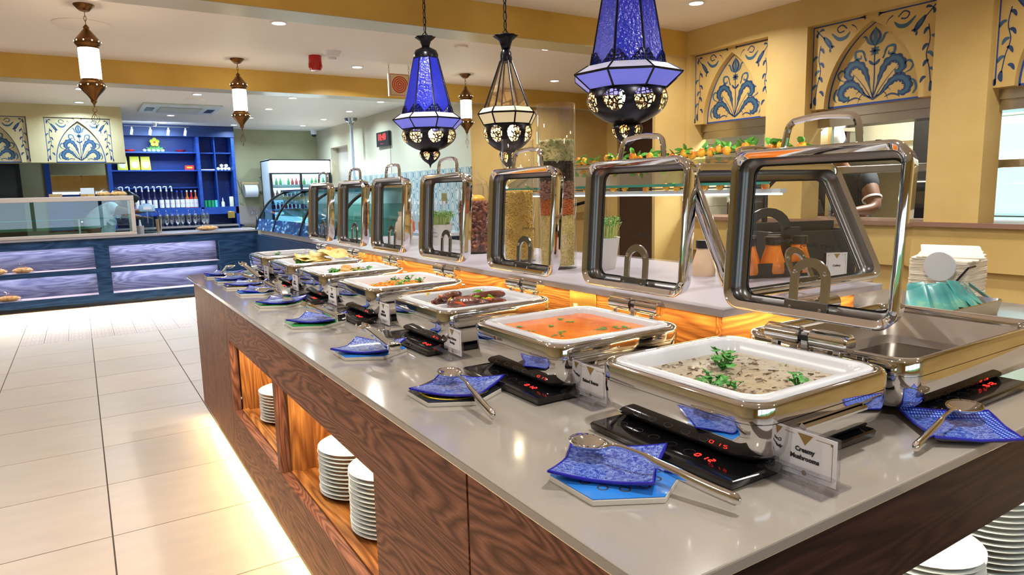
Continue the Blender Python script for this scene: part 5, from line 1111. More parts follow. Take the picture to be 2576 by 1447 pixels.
garland('small fruit garland hanging along the lit bar under the glass edge',[(3.03,2.3,1.38),(3.03,3.0,1.378),(3.03,3.8,1.38),(3.03,4.8,1.38)],15,9,.45)
G().cyl((6.24,8.0 if False else 6.98,1.16),(6.24,6.98,1.16),.001,4) if False else None
t=thing('door_handrail','short black handrail on the ochre alcove wall','handrail',(0,0,0)); G().cyl((5.35,7.34,1.12),(6.0,7.30,1.24),.022,8).build('rail',M_black,parent=t); G().cyl((5.65,7.33,1.17),(5.65,7.40,1.17),.01,6).build('bracket',M_black,parent=t)
# ---------------- far right wall: tiles, clock, pole, side counter ----------------
m=mat('blue_ogee_tile',(.4,.5,.52),.2); nt=m.node_tree; N=nt.nodes.new; L=nt.links.new
tc=N('ShaderNodeTexCoord'); sx=N('ShaderNodeSeparateXYZ'); L(tc.outputs['Object'],sx.inputs[0])
def mth(op,a,b=None,c=None):
    n=N('ShaderNodeMath'); n.operation=op
    for i,v in enumerate((a,b,c)):
        if v is None: continue
        if isinstance(v,(int,float)): n.inputs[i].default_value=v
        else: L(v,n.inputs[i])
    return n.outputs[0]
yy=mth('MULTIPLY',sx.outputs['Y'],2*PI/.24); zz=mth('MULTIPLY',sx.outputs['Z'],2*PI/.30)
s1=mth('ABSOLUTE',mth('ADD',mth('COSINE',yy),mth('COSINE',zz))); s2=mth('ABSOLUTE',mth('SUBTRACT',mth('ABSOLUTE',mth('ADD',mth('COSINE',yy),mth('COSINE',zz))),1.1))
mn=mth('MINIMUM',s1,s2); cr=N('ShaderNodeValToRGB'); cr.color_ramp.elements[0].position=.10; cr.color_ramp.elements[0].color=(.17,.27,.29,1); cr.color_ramp.elements[1].position=.24; cr.color_ramp.elements[1].color=(.52,.53,.47,1)
L(mn,cr.inputs[0]); L(cr.outputs[0],nt.nodes['Principled BSDF'].inputs['Base Color'])
struct('trim_8',G().box(4.125,4.14,7.41,11.6,.85,1.70),m,label='patterned blue tile dado on the far right wall')
t=thing('wall_clock','square black digital clock with red digits on the far right wall','clock',(4.115,10.15,2.24)); G().box(-.02,.02,-.25,.25,-.115,.105).build('housing',M_black,parent=t,smooth=0,bevel=.004)
M=Matrix.Translation((-.0215,.02,.02))@Matrix(((0,0,-1,0),(-1,0,0,0),(0,1,0,0),(0,0,0,1)))
text('10:40',.15,M_red,t,M,'red_digits',.0005); text('-- .. -',.05,M_red,t,Matrix.Translation((-.0215,.02,-.07))@Matrix(((0,0,-1,0),(-1,0,0,0),(0,1,0,0),(0,0,0,1))),'red_digits',.0005)
G().cyl((4.13,9.93,2.13),(4.13,9.93,1.7),.003,4).build('clock_cord',M_black,label='thin cord running down from the clock',cat='cord')
t=thing('ceiling_pole','slim steel pole with a flanged top on the far ceiling','pole',(3.98,11.2,0)); G().cyl((0,0,0),(0,0,2.55),.025,12).build('pole_shaft',M_fr,parent=t); G().lathe([(.025,2.53),(.05,2.58),(.09,2.60),(.11,2.65)],16).build('pole_flange',M_steel,parent=t)
t=thing('side_counter','navy side counter with a pale top along the tiled wall','counter',(0,0,0)); G().box(3.55,4.12,7.6,9.4,0,.86).build('carcass',M_navy,parent=t,smooth=0); G().box(3.5,4.12,7.35,9.45,.86,.9).build('worktop',M_porc,parent=t,smooth=0)
t=thing('coffee_machine','dark coffee machine behind the far lids','coffee machine',(3.85,9.9,.0)); G().box(-.3,.25,-.3,.3,0,1.25).build('housing',M_black,parent=t,smooth=0,bevel=.01)
b0=None
for k in range(14):
    x=3.80+.1*(k%2); y=7.6+.11*k
    l='clear bottle in the row on the side counter before the tiles'
    if b0 is None:
        b0=thing('clear_bottle',l,'bottle',(x,y,.9),0,'clear bottles on the side counter'); G().lathe(bottle_g(.36,.04,.3),14).build('bottle_body',M_cup,parent=b0); G().cyl((0,0,.34),(0,0,.38),.016,8).build('stopper',M_lab,parent=b0)
    else: dup(b0,(x,y,.9))
for k,(y,z,l,m_) in enumerate(((8.1,.9,'red canister on the side counter, lower one',M_rpep),(7.75,.9,'red canister on the side counter, nearer one',M_rpep))): G().lathe([(.001,0),(.05,0),(.05,.13),(.03,.15),(.001,.15)],16).build('red_canister',M_rpep,loc=(3.6,y,z),label=l,cat='canister')
for k,(y,l) in enumerate(((8.6,'stack of printed cartons on the side counter'),(8.95,'white tray of cups on the side counter'))): G().box(-.12,.12,-.14,.14,0,.24 if k==0 else .09).build('printed_carton',M_lab,loc=(3.68,y,.9),label=l,cat='box',bevel=.01)
for y,l in ((8.7,'left brass socket on the patterned tiles'),(8.15,'right brass socket on the patterned tiles')): G().box(-.01,0,-.07,.07,0,.13).build('wall_socket',M_socket,loc=(4.125,y,1.25),label=l,cat='socket',bevel=.003)
t=thing('security_camera','small dome camera under the far ceiling corner','camera',(4.0,13.4,2.56)); G().lathe([(.001,-.05),(.04,-.03),(.05,0)],14).build('dome',M_black,parent=t); G().lathe([(.055,0),(.06,.09)],16,cap1=True,cap0=True).build('housing',M_white,parent=t)
# ---------------- ceiling things ----------------
t=thing('fire_alarm','red dome fire alarm sounder on the ceiling','alarm',(1.95,6.35,CEIL)); G().lathe([(.001,-.135),(.045,-.13),(.062,-.10),(.062,-.055)],20).build('dome',mat('alarm_red_lens',(.50,.01,.01),.15,coat=.5),parent=t); G().lathe([(.058,-.055),(.056,0)],20).build('base',mat('alarm_red',(.55,.01,.01),.35),parent=t)
t=thing('smoke_detector','cream smoke detector on the ceiling beside the red alarm','detector',(2.03,6.1,CEIL)); G().lathe([(.001,-.075),(.03,-.072),(.035,-.05),(.055,-.045),(.075,-.01),(.085,0)],22).build('detector_body',M_white,parent=t)
for x,y,r,l in ((.15,5.95,.19,'large round ceiling speaker cover beside the left brass lantern'),(1.40,9.73,.12,'round ceiling cover behind the far beam'),(2.95,5.4,.06,'small ceiling cap above the middle lantern')):
    G().lathe([(.001,-.018),(r*.9,-.016),(r,-.004),(r,0)],30).build('ceiling_cover',M_ceil,loc=(x,y,CEIL),label=l,cat='cover')
t=thing('ceiling_air_unit','ceiling cassette air conditioner behind the far beam','air conditioner',(1.335,10.74,CEIL)); G().box(-.49,.49,-.49,.49,-.03,0).build('panel_frame',mat('ac_white',(.62,.66,.66),.4),parent=t,smooth=0,bevel=.006)
G().box(-.27,.25,-.30,.30,-.036,-.03).build('grille',mat('ac_filter',(.35,.32,.25),.6),parent=t,smooth=0)
s0=None
for k in range(12):
    if s0 is None: s0=o=G().box(-.27,.25,-.008,.008,-.042,-.036).build('grille_slat',MATS['ac_white'],parent=t,smooth=0)
    else: o=twin(s0,t)
    o.location=(0,-.28+.05*k,0)
for x in(-.38,.38): G().box(x-.05,x+.05,-.2,.2,-.034,-.03).build('air_slot',M_black,parent=t,smooth=0)
t=thing('spot_rail','ceiling rail with four white spotlights before the blue unit','spotlight rail',(0,0,0)); G().box(.75,1.72,12.87,12.88,2.58,2.59).cyl((1.2,12.875,2.59),(1.2,12.875,2.65),.03,12).build('rail',M_steel,parent=t)
for k,x in enumerate((.86,1.13,1.40,1.66)): s=G().cyl((x,12.875,2.57),(x,12.875,2.52),.012,6).cyl((x,12.86,2.53),(x-.02,12.84,2.44),.022,12).build('spot_head',M_porc,parent=t)
# hanging fire-hose sign
t=thing('hanging_sign','hanging cream safety sign with a red hose-reel spiral','sign',(2.79,6.4,2.34)); G().box(-.105,.105,-.006,.006,0,.215).build('sign_board',mat('sign_cream',(.80,.66,.42),.4),parent=t,smooth=0)
G().box(-.118,-.105,-.012,.012,-.004,.22).build('edge_strip',M_white,parent=t,smooth=0)
g=G(); M_sr=mat('sign_red',(.75,.05,.01),.4)
n=90; P=[(.085*(1-.96*i/n)*math.cos(i*2*PI*4.2/n)-.0,.107+.085*(1-.96*i/n)*math.sin(i*2*PI*4.2/n)) for i in range(n+1)]
g.ribbon(P,[.0062]*(n+1),y=-.0065); 
for a,b in (((-.098,.008),(.098,.008)),((-.098,.207),(.098,.207)),((-.098,.008),(-.098,.207)),((.098,.008),(.098,.207))): g.ribbon([a,b],[.0022]*2,y=-.0065)
g.ribbon([(.085,.107),(.088,.07)],[.003,.005],y=-.0065)
g.build('red_spiral',M_sr,parent=t,smooth=0)
for s in (-1,1):
    g=G()
    for k in range(4): g.tube([(s*.105+.008*math.cos(q*PI/3)*(k%2),.008*math.cos(q*PI/3)*((k+1)%2),.232+.022*k+.014*math.sin(q*PI/3)) for q in range(6)],.0022,5,closed=True)
    g.build('chain_links',M_steel,parent=t)
# ---------------- lanterns ----------------
M_bglass=mat('cobalt_lantern_glass',(.012,.025,.50),.10,trans=.2,bump=(95,.9,.003),emit=.07,ecol=(.03,.06,.85)); 
M_bglass2=mat('lit_rim_glass',(.13,.15,.80),.2,bump=(60,.5,.003),emit=.35,ecol=(.25,.27,.95)); M_wglass=mat('pale_rim_glass',(.62,.64,.85),.25,bump=(60,.4,.003),emit=.05,ecol=(.6,.6,1))
M_cream2=mat('lit_cream_glass',(.85,.72,.45),.25,bump=(60,.4,.003),emit=.2,ecol=(1,.85,.55))
def pierced(nm,solid,center_v,rad,n8,scale):
    m=bpy.data.materials.new(nm); m.use_nodes=True; nt=m.node_tree; N=nt.nodes.new; L=nt.links.new; b=nt.nodes['Principled BSDF']; out=nt.nodes['Material Output']
    b.inputs['Base Color'].default_value=(*solid,1); b.inputs['Roughness'].default_value=.28; b.inputs['Metallic'].default_value=.6
    uv=N('ShaderNodeUVMap'); sx=N('ShaderNodeSeparateXYZ'); L(uv.outputs[0],sx.inputs[0])
    def mth(op,a,b_=None,c=None):
        n=N('ShaderNodeMath'); n.operation=op
        for i,v in enumerate((a,b_,c)):
            if v is None: continue
            if isinstance(v,(int,float)): n.inputs[i].default_value=v
            else: L(v,n.inputs[i])
        return n.outputs[0]
    fu=mth('SUBTRACT',mth('FRACT',mth('MULTIPLY',sx.outputs['X'],n8)),.5)
    dv=mth('SUBTRACT',sx.outputs['Y'],center_v)
    d2=mth('ADD',mth('POWER',mth('DIVIDE',fu,rad[0]),2),mth('POWER',mth('DIVIDE',dv,rad[1]),2))
    mask=mth('LESS_THAN',d2,1.0)
    cx=N('ShaderNodeCombineXYZ'); L(mth('MULTIPLY',fu,scale[0]),cx.inputs[0]); L(mth('MULTIPLY',sx.outputs['Y'],scale[1]),cx.inputs[1])
    vo=N('ShaderNodeTexVoronoi'); vo.feature='DISTANCE_TO_EDGE'; vo.inputs['Scale'].default_value=1; vo.inputs['Randomness'].default_value=.75; L(cx.outputs[0],vo.inputs['Vector'])
    hole=mth('MULTIPLY',mask,mth('GREATER_THAN',vo.outputs['Distance'],.085))
    tr=N('ShaderNodeBsdfTransparent'); mx=N('ShaderNodeMixShader'); L(hole,mx.inputs[0]); L(b.outputs[0],mx.inputs[1]); L(tr.outputs[0],mx.inputs[2]); L(mx.outputs[0],out.inputs[0]); return m
M_p1=pierced('pierced_black_bowl',(.012,.012,.018),.60,(.36,.26),8,(7,8)); M_p1g=pierced('pierced_gilt_inside',(.75,.55,.30),.60,(.36,.26),8,(7,8))
M_p2=pierced('pierced_black_drop',(.012,.012,.018),.55,(.34,.28),6,(4,4)); M_p2g=pierced('pierced_gilt_drop',(.75,.55,.30),.55,(.34,.28),6,(4,4))
for m_ in (M_p1g,M_p2g): m_.node_tree.nodes['Principled BSDF'].inputs['Metallic'].default_value=0; m_.node_tree.nodes['Principled BSDF'].inputs['Roughness'].default_value=.5
def uvlathe(prof,n,name,m,parent,poly=None):
    g=G(); P=smoothp(prof,4); 
    rings=[[(r*math.cos(2*PI*i/n),r*math.sin(2*PI*i/n),z) for i in range(n+1)] for r,z in P]
    g.loop(rings,closed=False,cap0=False,cap1=False); o=g.build(name,m,parent=parent,smooth=60); me=o.data
    uvl=me.uv_layers.new(name='UVMap'); W=n+1; K=len(P)
    for lo in me.loops:
        vi=lo.vertex_index; uvl.data[lo.index].uv=((vi%W)/n,(vi//W)/(K-1))
    return o
def lantern(label,loc,kind='blue',s=1,rz=0,chain_to=CEIL,rr=.20,body=(.138,.075,.33)):
    t=thing('moroccan_lantern',label,'lantern',loc,rz,'moroccan lanterns over the buffet'); R8=lambda r,z,a0=PI/8:[(r*math.cos(a0+k*PI/4),r*math.sin(a0+k*PI/4),z) for k in range(8)]
    top_m=M_bglass if kind=='blue' else M_lclear; rim_u=M_wglass if kind=='blue' else M_cream2; rim_l=M_bglass2 if kind=='blue' else M_cream2
    rb,rt,H=body; z1=.030*s; z2=z1+H
    A=R8(rb,z1);Bt=R8(rt,z2); C0=R8(rr,0); Dn=R8(rb*1.08,z1-.0); E_=R8(rb*1.03,-.048)
    for k in range(8):
        k2=(k+1)%8
        G().put([A[k],A[k2],Bt[k2],Bt[k]],[(0,1,2,3)]).build('body_pane',top_m,parent=t,smooth=0,solid=.003)
        G().put([C0[k],C0[k2],Dn[k2],Dn[k]],[(0,1,2,3)]).build('skirt_pane',rim_u,parent=t,smooth=0,solid=.003)
        G().put([C0[k],C0[k2],E_[k2],E_[k]],[(0,1,2,3)]).build('rim_pane',rim_l,parent=t,smooth=0,solid=.003)
    g=G()
    for k in range(8):
        k2=(k+1)%8
        for p,q in ((A[k],Bt[k]),(A[k],A[k2]),(Bt[k],Bt[k2]),(C0[k],C0[k2]),(C0[k],Dn[k]),(C0[k],E_[k]),(E_[k],E_[k2])): g.cyl(p,q,.0042,6)
    g.build('leading',M_iron,parent=t)
    if kind=='blue':
        g=G()
        for k in range(8):
            k2=(k+1)%8; a=Vector(A[k]);b=Vector(A[k2]);up=(Vector(Bt[k])-a).normalized(); ex=(b-a).normalized(); W=(b-a).length
            nn=ex.cross(up).normalized()*.003
            for s_,o_,d_ in ((1,a,ex),(-1,b,-ex)):
                for c_ in range(3):
                    pts=[o_+nn*1.5+d_*(W*(.02+.10*c_))+up*(W*(.42-.13*c_))*math.sin(q*PI/6)+d_*(W*.12)*(1-math.cos(q*PI/6)) for q in range(7)]
                    g.tube(pts,.0022,4)
                for c_ in range(4): g.cyl(o_+nn*1.5+d_*W*.02+up*W*.10*c_,o_+nn*1.5+d_*W*(.36-.08*c_)+up*W*(.03+.1*c_),.0018,4)
        o=g.build('lace_corners',M_iron,parent=t); o['kind']='stuff'
    # basket
    bk=[(rb*.98,-.048),(rb*1.02,-.062),(rb*1.04,-.088),(rb*.92,-.120),(rb*.62,-.150),(rb*.36,-.165)]
    uvlathe(list(reversed(bk)),48,'pierced_bowl',M_p1,t); uvlathe([(r-.003,z) for r,z in reversed(bk)],48,'gilt_lining',M_p1g,t)
    dp=[(rb*.35,-.165),(rb*.40,-.178),(rb*.39,-.195),(rb*.26,-.220),(rb*.07,-.241)]
    uvlathe(list(reversed(dp)),36,'pierced_drop',M_p2,t); uvlathe([(max(r-.003,.002),z) for r,z in reversed(dp)],36,'gilt_lining',M_p2g,t)
    G().lathe([(.001,-.263),(.003,-.255),(.006,-.246),(rb*.08,-.240),(.001,-.235)],10).build('spike',M_iron,parent=t)
    # dome, crown, chain
    G().lathe([(rt*1.0,z2-.004),(rt*1.0,z2+.02),(rt*.84,z2+.042),(rt*.45,z2+.055),(.020,z2+.060)],16,star=None).build('dome_cap',M_iron,parent=t,smooth=60)
    G().lathe([(.019,z2+.055),(.022,z2+.07),(.030,z2+.092),(.050,z2+.112)],32,star=lambda u,z:1+(.16*abs(math.cos(u*PI*8)) if z>z2+.10 else 0)).build('crown',M_iron,parent=t,solid=.002,smooth=60)
    g=G(); zz=z2+.085
    g.tube([(.014,0,zz),(.016,0,zz+.04),(0,0,zz+.055),(-.016,0,zz+.04),(-.014,0,zz)],.003,6)
    zc=zz+.05; k=0; top=chain_to-loc[2]
    while zc<top-.03:
        pl=[(.009*math.cos(q*PI/4)*(k%2),.009*math.cos(q*PI/4)*((k+1)%2),zc+.024+.022*math.sin(q*PI/4)) for q in range(8)]; g.tube(pl,.0022,5,closed=True); zc+=.038; k+=1
    g.build('chain',M_iron,parent=t)
    G().tube([(.004,0,z2+.1),(.007,.004,(z2+top)/2),(.004,0,top)],.003,6).build('flex',M_black,parent=t)
    G().lathe([(.045,top),(.04,top-.02),(.008,top-.03)],16).build('ceiling_cup',M_iron,parent=t)
    G().sphere((.0,0,-.070),.026,n=14,m=9,sc=(1,1,1.2)).build('bulb',M_bulb,parent=t); G().cyl((0,0,-.045),(0,0,.02),.014,10).build('bulb_socket',M_black,parent=t)
    lamp('lantern_bulb','POINT',(loc[0],loc[1],loc[2]-.070),7,(1,.80,.5),.03)
    return t
lantern('nearest blue glass lantern, cut off by the top of the photo',(1.70,1.885,1.785),'blue',1,.12)
lantern('farther blue glass lantern, left of the clear one',(1.70,3.52,1.79),'blue',1,.2,body=(.145,.068,.305))
lantern('clear glass lantern in the middle of the three',(1.705,2.70,1.738),'clear',.8,.1,rr=.137,body=(.108,.028,.21))
# brass tube lamps
def brass(label,loc,s=1):
    t=thing('brass_lamp',label,'lamp',loc,0,'brass ceiling lamps with white glass tubes')
    G().lathe([(.062,0),(.060,-.008),(.028,-.040),(.010,-.045),(.001,-.046)],20).build('ceiling_cup',M_brass,parent=t)
    g=G()
    for k in range(3): g.tube([(.007*math.cos(q*PI/4)*(k%2),.007*math.cos(q*PI/4)*((k+1)%2),-.058-.028*k+.018*math.sin(q*PI/4)) for q in range(8)],.002,5,closed=True)
    g.build('chain',M_brass,parent=t)
    P=smoothp([(.006,-.125),(.018,-.140),(.016,-.150),(.030,-.168),(.055,-.200),(.074,-.225),(.076,-.245),(.064,-.262),(.062,-.275)],4); G().lathe(P,28).build('upper_cap',M_brass,parent=t,smooth=60)
    G().lathe([(.060,-.27),(.061,-.30),(.061,-.44),(.060,-.475)],28).build('white_glass_tube',M_glow2,parent=t,smooth=60)
    P=smoothp([(.062,-.470),(.064,-.482),(.078,-.500),(.078,-.520),(.060,-.545),(.036,-.572),(.018,-.60),(.018,-.612),(.006,-.63),(.001,-.655)],4); G().lathe(P,28).build('lower_cap',M_brass,parent=t,smooth=60)
    g=G()
    for k in range(10):
        a=k*PI/5
        for r,z in ((.075,-.232),(.0785,-.510)): g.sphere((r*math.cos(a),r*math.sin(a),z),.0045,n=6,m=4)
    o=g.build('lit_jewels',M_glow,parent=t); o['kind']='stuff'
    g=G(); g.tube([(.012*math.cos(q*PI/5),0,-.668+.012*math.sin(q*PI/5)) for q in range(10)],.0016,4,closed=True)
    g.tube([(0,0,-.68),(-.020,0,-.71),(-.022,0,-.73),(0,0,-.765),(.022,0,-.73),(.020,0,-.71),(0,0,-.68)],.0018,4).tube([(0,0,-.69),(-.010,0,-.72),(0,0,-.745),(.010,0,-.72),(0,0,-.69)],.0014,4).cyl((0,0,-.765),(0,0,-.785),.003,4)
    g.build('filigree_pendant',M_brass,parent=t)
    lamp('brass_lamp_light','POINT',(loc[0],loc[1],loc[2]-.37),15,(1,.84,.58),.07)
    return t
M_glow2=mat('lit_white_tube',(1,.95,.82),.4,emit=5.5,ecol=(1,.93,.76),bump=(220,.3,.001))
b=brass('large brass tube lamp nearest the camera at the upper left',(.155,5.36,CEIL))
for p,l in (((1.36,6.79,CEIL),'brass tube lamp in the middle of the ceiling, before the back bar'),((3.67,6.65,CEIL),'brass tube lamp between the blue and the clear lanterns')):
    dup(b,p,label=l); lamp('brass_lamp_light','POINT',(p[0],p[1],p[2]-.37),15,(1,.84,.58),.07)
# ---------------- people ----------------
M_skin=mat('dark_brown_skin',(.16,.065,.035),.45,sss=.08); M_hair=mat('black_hair',(.012,.010,.010),.7,bump=(200,.8,.003))
M_navy_sh=mat('black_polo_cloth',(.012,.013,.022),.75,bump=(300,.2,.001)); M_wht=mat('white_shirt_cloth',(.62,.68,.72),.8,bump=(18,.5,.012)); M_apr=mat('grey_green_apron',(.33,.42,.40),.8,bump=(14,.6,.015)); M_trou=mat('dark_trousers',(.03,.03,.035),.8)
def skin_mesh(name,V,E,m,parent,sub=2):
    names=list(V); me=bpy.data.meshes.new(name); me.from_pydata([V[n][:3] for n in names],[(names.index(a),names.index(b)) for a,b in E],[])
    o=bpy.data.objects.new(name+'_tmp',me); COL.objects.link(o); sm=o.modifiers.new('s','SKIN'); sm.use_smooth_shade=True; sb=o.modifiers.new('u','SUBSURF'); sb.levels=sub; sb.render_levels=sub
    for i,n in enumerate(names):
        r=V[n][3]; r=r if hasattr(r,'__len__') else (r,r); me.skin_vertices[0].data[i].radius=r; me.skin_vertices[0].data[i].use_root=(i==0)
    dg=bpy.context.evaluated_depsgraph_get(); dg.update(); m2=bpy.data.meshes.new_from_object(o.evaluated_get(dg)); bpy.data.objects.remove(o)
    m2.materials.clear(); m2.materials.append(m); m2.polygons.foreach_set('material_index',[0]*len(m2.polygons)); m2.polygons.foreach_set('use_smooth',[True]*len(m2.polygons)); m2.name=name
    n=bpy.data.objects.new(name,m2); COL.objects.link(n); n.parent=parent; CH.setdefault(parent.name,[]).append(n); return n
def head(t,c,fwd,up,s=1,cap=None,hair=True):
    c=Vector(c); f=Vector(fwd).normalized(); u=Vector(up).normalized(); sd=u.cross(f).normalized(); u=f.cross(sd)
    M=Matrix(((f.x,sd.x,u.x,c.x),(f.y,sd.y,u.y,c.y),(f.z,sd.z,u.z,c.z),(0,0,0,1)))@Matrix.Scale(s,4)
    g=G(); g.lathe([(.001,-.115),(.035,-.112),(.058,-.085),(.070,-.04),(.077,.01),(.077,.055),(.062,.095),(.035,.115),(.001,.120)],18,0,M@Matrix.Diagonal((1.2,1,1,1)))
    g.tube([(.092,0,.015),(.108,0,-.018),(.094,0,-.026)],.01,8,0,M,rad=[.006,.012,.009])
    for y in(-1,1): g.sphere((0,y*.078,-.005),.02,n=8,m=5,sc=(.9,.35,1.3),M=M)
    g.build('head',M_skin,parent=t,smooth=80)
    for y in(-.03,.03): G().sphere((.086,y,.015),.010,n=8,m=5,sc=(.5,1.2,.7),M=M).build('eye',M_porc,parent=t)
    G().sphere((.080,0,-.058),.02,n=8,m=5,sc=(.5,1.2,.28),M=M).build('mouth',MATS['dark_red_glaze'],parent=t)
    if hair: G().lathe([(.083,.02),(.084,.06),(.07,.10),(.04,.125),(.001,.13)],18,0,M@Matrix.Translation((-.012,0,0))@Matrix.Diagonal((1.2,1,1,1))).build('hair',M_hair,parent=t,smooth=80)
    if cap:
        G().lathe([(.088,.045),(.092,.08),(.094,.125),(.080,.145),(.001,.155)],20,0,M@Matrix.Diagonal((1.18,1,1,1))).build('cap',cap,parent=t,smooth=50)
def hand(t,w,d,s=1,curl=.5):
    w=Vector(w); d=Vector(d).normalized(); side=d.cross(Vector((0,0,1))).normalized(); dn=side.cross(d)*-1
    V={'w':(*w,.025),'p':(*(w+d*.06),(.040,.018))}; skin_mesh('hand',V,[('w','p')],M_skin,t,1)
    for k,(o_,L) in enumerate(((-.03,.065),(-.010,.078),(.011,.072),(.03,.058))):
        b=w+d*.075+side*o_; m_=b+d*L*.5+Vector((0,0,-.004)); e=b+d*L*(1-.3*curl)+Vector((0,0,-.03*curl))
        skin_mesh('finger',{'a':(*b,.0095),'b':(*m_,.0088),'c':(*e,.007)},[('a','b'),('b','c')],M_skin,t,1)
    b=w+d*.03-side*.035; skin_mesh('thumb',{'a':(*b,.011),'b':(*(b-side*.02+d*.03),.0105),'c':(*(b-side*.02+d*.06+Vector((0,0,-.01))),.008)},[('a','b'),('b','c')],M_skin,t,1)
# cook in the kitchen, leaning over the pass with head bowed
t=thing('person','cook in a black polo with white sleeve bands and pale cap bowed behind the hatch','person',(0,0,0))
cx,cy=5.17,3.19
V={'pel':(cx+.12,cy,.98,(.17,.13)),'wa':(cx+.10,cy,1.12,(.155,.115)),'ch':(cx+.04,cy,1.32,(.18,.13)),'nk0':(cx-.02,cy,1.47,(.10,.08)),'nk':(cx-.06,cy,1.53,.055),'hd':(cx-.09,cy,1.60,.065),
 'sL':(cx,cy+.19,1.43,.075),'eL':(cx-.08,cy+.30,1.19,.050),'hL':(cx-.30,cy+.20,1.17,.030),'sR':(cx,cy-.19,1.43,.075),'eR':(cx-.08,cy-.32,1.19,.052),'hR':(cx-.30,cy-.24,1.17,.030),
 'tL':(cx+.12,cy+.10,.80,.095),'kL':(cx+.10,cy+.11,.48,.065),'fL':(cx+.13,cy+.11,.08,.045),'oL':(cx+.0,cy+.11,.03,.04),'tR':(cx+.12,cy-.10,.80,.095),'kR':(cx+.10,cy-.11,.48,.065),'fR':(cx+.13,cy-.11,.08,.045),'oR':(cx+.0,cy-.11,.03,.04)}
Ed=[('pel','wa'),('wa','ch'),('ch','nk0'),('nk0','nk'),('nk','hd'),('ch','sL'),('sL','eL'),('eL','hL'),('ch','sR'),('sR','eR'),('eR','hR'),('pel','tL'),('tL','kL'),('kL','fL'),('fL','oL'),('pel','tR'),('tR','kR'),('kR','fR'),('fR','oR')]
skin_mesh('body',V,Ed,M_skin,t)
Vs={'wa0':(cx+.13,cy,.92,(.19,.15)),'wa':(cx+.10,cy,1.12,(.175,.135)),'ch':(cx+.04,cy,1.32,(.20,.15)),'nk0':(cx-.015,cy,1.455,(.11,.09)),'sL':(cx,cy+.19,1.43,.095),'mL':(cx-.035,cy+.255,1.30,.080),'sR':(cx,cy-.19,1.43,.095),'mR':(cx-.035,cy-.265,1.30,.080)}
skin_mesh('polo_shirt',Vs,[('wa0','wa'),('wa','ch'),('ch','nk0'),('ch','sL'),('sL','mL'),('ch','sR'),('sR','mR')],M_navy_sh,t)
skin_mesh('trousers',{'p':(cx+.12,cy,.93,(.19,.15)),'tL':(cx+.12,cy+.10,.78,.115),'kL':(cx+.10,cy+.11,.48,.085),'fL':(cx+.13,cy+.11,.10,.07),'tR':(cx+.12,cy-.10,.78,.115),'kR':(cx+.10,cy-.11,.48,.085),'fR':(cx+.13,cy-.11,.10,.07)},[('p','tL'),('tL','kL'),('kL','fL'),('p','tR'),('tR','kR'),('kR','fR')],M_trou,t)
for s in(1,-1):
    a_=Vector((cx,cy+s*.19,1.43)); b_=Vector((cx-.08,cy+s*.31,1.19)); d_=(b_-a_).normalized(); c_=a_+d_*.185
    G().lathe([(.066,0),(.071,.004),(.070,.018),(.064,.016)],20,0,Matrix.Translation(c_)@d_.to_track_quat('Z','Y').to_matrix().to_4x4()).build('sleeve_band',M_white,parent=t)
head(t,(cx-.13,cy,1.665),(-.8,0,-.62),(-.55,0,.8),1,M_white)
hand(t,(cx-.30,cy+.20,1.17),(-1,-.3,-.05)); hand(t,(cx-.30,cy-.24,1.17),(-1,.3,-.05))
# barista bending over the back worktop
t=thing('person','barista in a white shirt and grey apron bending to the right behind the display case','person',(0,0,0))
y=11.75
V={'pel':(.17,y,.98,(.15,.15)),'wa':(.22,y,1.12,(.14,.14)),'ch':(.36,y,1.28,(.17,.13)),'nk':(.50,y,1.33,.06),'hd':(.58,y,1.34,.06),'sL':(.40,y-.15,1.28,.065),'eL':(.62,y-.2,1.22,.048),'hL':(.86,y-.16,1.22,.032),'sR':(.40,y+.15,1.28,.065),'eR':(.6,y+.2,1.15,.048),'hR':(.82,y+.2,1.12,.032),
 'tL':(.16,y-.10,.78,.10),'kL':(.18,y-.10,.46,.07),'fL':(.14,y-.10,.08,.05),'oL':(.25,y-.1,.03,.04),'tR':(.16,y+.10,.78,.10),'kR':(.18,y+.10,.46,.07),'fR':(.14,y+.10,.08,.05),'oR':(.25,y+.1,.03,.04)}
Ed=[('pel','wa'),('wa','ch'),('ch','nk'),('nk','hd'),('ch','sL'),('sL','eL'),('eL','hL'),('ch','sR'),('sR','eR'),('eR','hR'),('pel','tL'),('tL','kL'),('kL','fL'),('fL','oL'),('pel','tR'),('tR','kR'),('kR','fR'),('fR','oR')]
skin_mesh('body',V,Ed,M_skin,t)
skin_mesh('white_shirt',{'p':(.15,y,.92,(.20,.19)),'wa':(.21,y,1.12,(.175,.17)),'ch':(.36,y,1.29,(.19,.15)),'sL':(.40,y-.15,1.29,.09),'mL':(.50,y-.18,1.26,.075),'sR':(.40,y+.15,1.29,.09),'mR':(.5,y+.18,1.24,.07)},[('p','wa'),('wa','ch'),('ch','sL'),('sL','mL'),('ch','sR'),('sR','mR')],M_wht,t)
skin_mesh('apron',{'a':(.40,y-.02,1.20,(.11,.16)),'b':(.27,y-.02,1.06,(.13,.19)),'c':(.25,y-.02,.86,(.16,.2)),'d':(.24,y-.02,.6,(.16,.2))},[('a','b'),('b','c'),('c','d')],M_apr,t)
skin_mesh('trousers',{'p':(.16,y,.93,(.17,.16)),'tL':(.16,y-.10,.75,.12),'kL':(.18,y-.10,.46,.09),'fL':(.14,y-.10,.10,.07),'tR':(.16,y+.10,.75,.12),'kR':(.18,y+.10,.46,.09),'fR':(.14,y+.10,.10,.07)},[('p','tL'),('tL','kL'),('kL','fL'),('p','tR'),('tR','kR'),('kR','fR')],M_trou,t)
head(t,(.64,y,1.36),(.85,-.1,-.5),(.5,0,.85),1,M_black)
